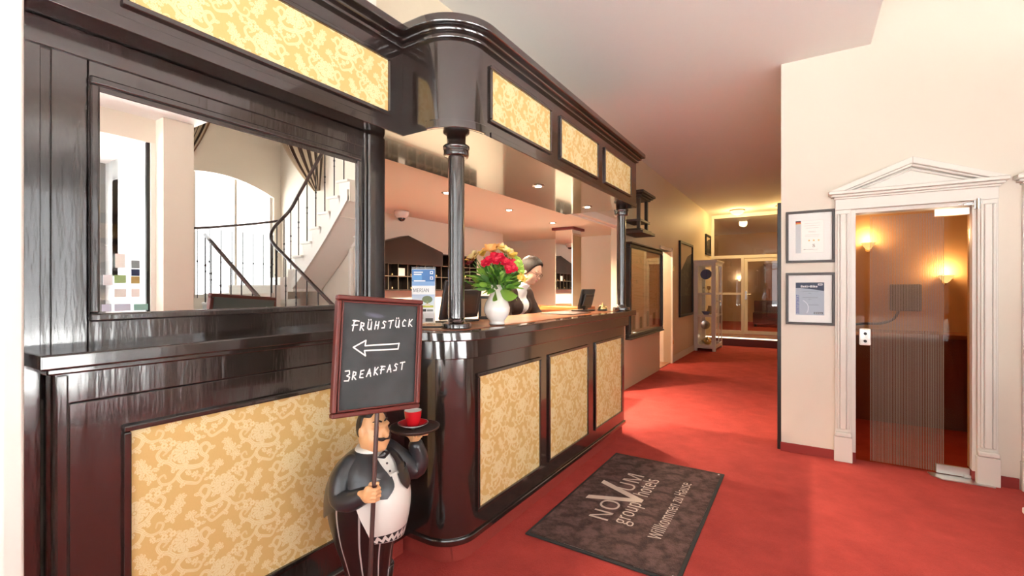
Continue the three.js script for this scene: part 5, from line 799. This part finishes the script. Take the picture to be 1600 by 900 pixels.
// ================================================================ stairwell seen in the mirror
{
  const t = thing('staircase', 'white curved staircase with black iron balusters and a brown handrail, seen in the mirror', 'staircase');
  const W = M.stairWhite, cx = 2.8, cz = -3.9, ri = 0.16, iron = M.iron, railM = phys(new THREE.Color().setRGB(0.06, 0.035, 0.03), 0.3);
  const steps = [];                                                     // {y, inner [x, z], outer [x, z]} at the front edge of every step
  for (let i = 0; i < 7; i++) steps.push([0.155 * (i + 1), 1.08 + i * 0.245, 1.08 + (i + 1) * 0.245]);
  const inner = [], outer = [];
  steps.forEach(([y, a, b]) => { part('step', [box(a, b + 0.02, 0, y - 0.035, -3.74, -2.85, 0), box(a - 0.025, b + 0.02, y - 0.035, y, -3.76, -2.83, 0.008)], W, t); inner.push([a + 0.13, y, -3.72]); outer.push([a + 0.13, y, -2.87]); });
  const y1 = 0.155 * 7, N = 5, wr = 0.12;
  for (let i = 0; i < N; i++) { const a0 = Math.PI / 2 - (i / N) * Math.PI, a1 = Math.PI / 2 - ((i + 1) / N) * Math.PI, y = y1 + wr * (i + 1), pts = (k) => [[cx + ri * Math.cos(a0), cz + ri * Math.sin(a0)], [cx + k * Math.cos(a0), cz + k * Math.sin(a0)], [cx + k * Math.cos((a0 + a1) / 2), cz + k * Math.sin((a0 + a1) / 2)], [cx + k * Math.cos(a1), cz + k * Math.sin(a1)], [cx + ri * Math.cos(a1), cz + ri * Math.sin(a1)]].map(([u, v]) => [Math.min(u, 3.96), Math.max(v, -4.55)]);
    part('step', [plan(pts(0.99), Math.max(0, y - 0.34), y - 0.035), plan(pts(1.0), y - 0.035, y, 0.006)], W, t); const am = (a0 + a1) / 2; inner.push([cx + ri * Math.cos(am), y, cz + ri * Math.sin(am)]); outer.push([Math.min(cx + 0.96 * Math.cos(am), 3.88), y, Math.max(cz + 0.96 * Math.sin(am), -4.5)]); }
  const y2 = y1 + wr * N;
  for (let i = 0; i < 6; i++) { const b = 2.8 - i * 0.21, a = b - 0.21, y = y2 + 0.2 * (i + 1); part('step', [box(a - 0.02, b, y - 0.3, y - 0.035, -4.56, -4.08, 0), box(a - 0.02, b + 0.025, y - 0.035, y, -4.56, -4.04, 0.008)], W, t); inner.push([(a + b) / 2, y, -4.08]); }
  // swept white stringer and soffit under the upper flight
  const lo = [], up = []; for (let i = 0; i <= 20; i++) { const u = i / 20, x = 2.86 - u * 1.32, y = y2 + u * 6.29 * 0.2; lo.push([x, y - 0.34 - 0.06 * Math.sin(u * Math.PI)]); up.push([x, y - 0.2]); }
  part('stringer', extrudeXY([...up, ...lo.reverse()], -4.09, -4.05, 0.004), W, t);
  const sof = []; for (let i = 0; i <= 20; i++) { const u = i / 20; sof.push([2.86 - u * 1.32, y2 + u * 6.29 * 0.2 - 0.34 - 0.06 * Math.sin(u * Math.PI)]); }
  part('soffit', extrudeXY([...sof, ...sof.slice().reverse().map(([x, y]) => [x, y + 0.05])], -4.56, -4.06), W, t);
  const rails = [inner, outer.slice(0, 8)];
  for (const line of rails) { for (const [x, y, z] of line) part('baluster', [rod([x, y - 0.02, z], [x, y + 0.9, z], 0.008, 8), ball(0.014, x, y + 0.5, z, 1, 1.6, 1, 8), ball(0.012, x, y + 0.42, z, 1, 1.4, 1, 8)], iron, t);
    part('handrail', tube([[line[0][0] - 0.03, line[0][1] + 0.84, line[0][2]], ...line.map(([x, y, z]) => [x, y + 0.91, z])], 0.024, 120, 10), railM, t); }
  // landing rail in front of the window
  const back = []; for (let i = 0; i < 11; i++) back.push([3.93, 2.05, -2.75 - i * 0.165]);
  for (const [x, , z] of back) part('baluster', [rod([x, 1.25, z], [x, 2.3, z], 0.006, 8), ball(0.012, x, 1.8, z, 1, 1.6, 1, 8)], iron, t);
  part('handrail', tube([[3.93, 2.2, -2.66], [3.93, 2.32, -3.4], [3.93, 2.46, -4.1], [3.85, 2.56, -4.52]], 0.02, 40, 10), railM, t);
}
function curtain(lab, top, foot, depth) {                              // fan of folds gathered at the foot
  const t = thing('curtain', lab, 'curtain');
  const tex = canvasTex(512, 8, (c, w, h) => { c.fillStyle = '#d9c6ab'; c.fillRect(0, 0, w, h); for (let i = 0; i < 14; i++) { c.fillStyle = i % 3 ? '#4a3628' : '#8c6a55'; c.fillRect(i * w / 14, 0, w / 14 * (i % 3 ? 0.5 : 0.3), h); } });
  const n = 64, m = 16, pos = [], uv = [], idx = [];
  for (let j = 0; j <= m; j++) { const v = j / m, s = Math.pow(v, 1.25); for (let i = 0; i <= n; i++) { const u = i / n, p = V(...top[0]).lerp(V(...top[1]), u).lerp(V(...foot[0]).lerp(V(...foot[1]), u), s), f = Math.sin(u * 2 * Math.PI * 9) * 0.03 * (1 - 0.5 * s); pos.push(p.x + depth[0] * f, p.y - 0.12 * Math.sin(v * Math.PI) * (1 - u), p.z + depth[2] * f); uv.push(u, v); } }
  for (let j = 0; j < m; j++) for (let i = 0; i < n; i++) { const a = j * (n + 1) + i, b = a + n + 1; idx.push(a, b, a + 1, b, b + 1, a + 1); }
  const g = new THREE.BufferGeometry(); g.setAttribute('position', new THREE.Float32BufferAttribute(pos, 3)); g.setAttribute('uv', new THREE.Float32BufferAttribute(uv, 2)); g.setIndex(idx); g.computeVertexNormals();
  part('cloth', g, phys(0xffffff, 0.95, { map: tex, side: THREE.DoubleSide, transmission: 0.3, thickness: 0 }), t);
  part('rod', rod([top[0][0], top[0][1] + 0.02, top[0][2]], [top[1][0], top[1][1] + 0.02, top[1][2]], 0.015), M.iron, t);
}
curtain('brown striped curtain gathered at the far side of the staircase, by the door wall', [[4.0, 4.15, -4.5], [2.6, 4.15, -4.5]], [[2.92, 2.95, -4.5], [2.78, 2.95, -4.5]], [0, 0, 1]);
curtain('brown striped curtain drawn to the pillar side of the staircase', [[3.93, 4.15, -3.5], [3.93, 4.15, -2.66]], [[3.93, 3.0, -2.95], [3.93, 3.0, -2.68]], [1, 0, 0]);
// leaflets in racks on the lobby side of the vestibule glass
{
  const t = thing('leaflet_rack', 'clear wall rack of leaflets on the vestibule glass, seen in the mirror', 'rack', [2.6, 0, -1.97]);
  part('rail', [0.95, 1.13, 1.29, 1.45, 1.6].map((y) => box(-0.03, 0.012, y - 0.006, y, -0.22, 0.22, 0.002)), M.glass, t);
  part('foot', [box(-0.03, 0.012, 0, 0.95, -0.2, -0.19), box(-0.03, 0.012, 0, 0.95, 0.19, 0.2)], M.chrome, t);
  const ad = (bg, draw) => std(0xffffff, 0.5, { map: canvasTex(128, 128, (c, w, h) => { c.fillStyle = bg; c.fillRect(0, 0, w, h); draw(c, w, h); }) });
  const bars = (col) => (c) => { c.fillStyle = col; c.fillRect(10, 14, 90, 12); c.fillRect(10, 40, 60, 8); c.fillRect(10, 90, 104, 10); };
  // right of the mirror picture lies towards -z
  const list = [['white leaflet', '#f4f4f0', bars('#e2e2da'), 1.62, 0.05, 0.085, 0.15], ['grey leaflet with a white swirl', '#8f9da2', (c) => { c.strokeStyle = '#fff'; c.lineWidth = 10; c.beginPath(); c.arc(50, 70, 30, 0, 5); c.stroke(); }, 1.62, -0.085, 0.075, 0.085],
    ['navy leaflet', '#33476b', bars('#9fb2cf'), 1.535, -0.085, 0.075, 0.075], ['green leaflet with a pale emblem', '#a6c88e', (c) => { c.fillStyle = '#e6eedd'; c.beginPath(); c.ellipse(64, 60, 42, 26, 0, 0, 7); c.fill(); }, 1.455, 0.05, 0.1, 0.085], ['teal landscape leaflet', '#5f93a3', (c) => { c.fillStyle = '#b8a568'; c.fillRect(0, 70, 128, 58); }, 1.45, -0.085, 0.078, 0.08],
    ['blue flower leaflet', '#eef0f6', (c) => { c.fillStyle = '#4a56b8'; for (let i = 0; i < 6; i++) { c.beginPath(); c.arc(64 + 30 * Math.cos(i), 64 + 34 * Math.sin(i), 17, 0, 7); c.fill(); } }, 1.43, 0.155, 0.075, 0.11], ['white leaflet with small print', '#f2f2ee', bars('#b9bcc0'), 1.3, 0.05, 0.1, 0.09], ['white leaflet with a navy band', '#f0f0ee', (c) => { c.fillStyle = '#37386c'; c.fillRect(0, 20, 128, 60); }, 1.3, -0.085, 0.075, 0.09],
    ['pale lavender leaflet with a star', '#c9d0e6', (c) => { c.fillStyle = '#f4f1dc'; c.beginPath(); c.arc(64, 64, 30, 0, 7); c.fill(); }, 1.15, 0.165, 0.08, 0.075], ['pale blue lined leaflet', '#cdd8f0', bars('#9aa9d8'), 1.15, 0.03, 0.14, 0.075], ['teal leaflet dated 2015', '#8fc0b8', (c) => { c.fillStyle = '#3c5a66'; c.fillRect(0, 0, 128, 24); c.font = 'bold 52px sans-serif'; c.fillText('2015', 8, 96); }, 1.15, -0.135, 0.13, 0.07],
    ['yellow and grey leaflet', '#dcd49a', (c) => { c.fillStyle = '#a8b8b0'; c.fillRect(0, 70, 128, 58); }, 0.97, 0.165, 0.09, 0.1], ['grey striped leaflet', '#aeb4b6', (c) => { c.fillStyle = '#f6f6f4'; for (let i = 0; i < 4; i++) c.fillRect(8 + i * 32, 30, 16, 98); }, 0.97, 0.03, 0.14, 0.1], ['deep blue leaflet', '#2c479c', bars('#8ba2dc'), 1.03, -0.135, 0.125, 0.06]];
  for (const [nm, bg, draw, y, dz, w, h] of list) { const o = single('leaflet', box(-0.004, 0.0, 0, h, -w / 2, w / 2, 0), ad(bg, draw), nm + ' on the vestibule glass, reflected in the mirror', 'leaflet'); o.position.set(2.585, y, -1.97 + dz); }
}
scene.traverse((o) => { if (o.isMesh) { o.castShadow = true; o.receiveShadow = true; } });
renderer.render(scene, camera);
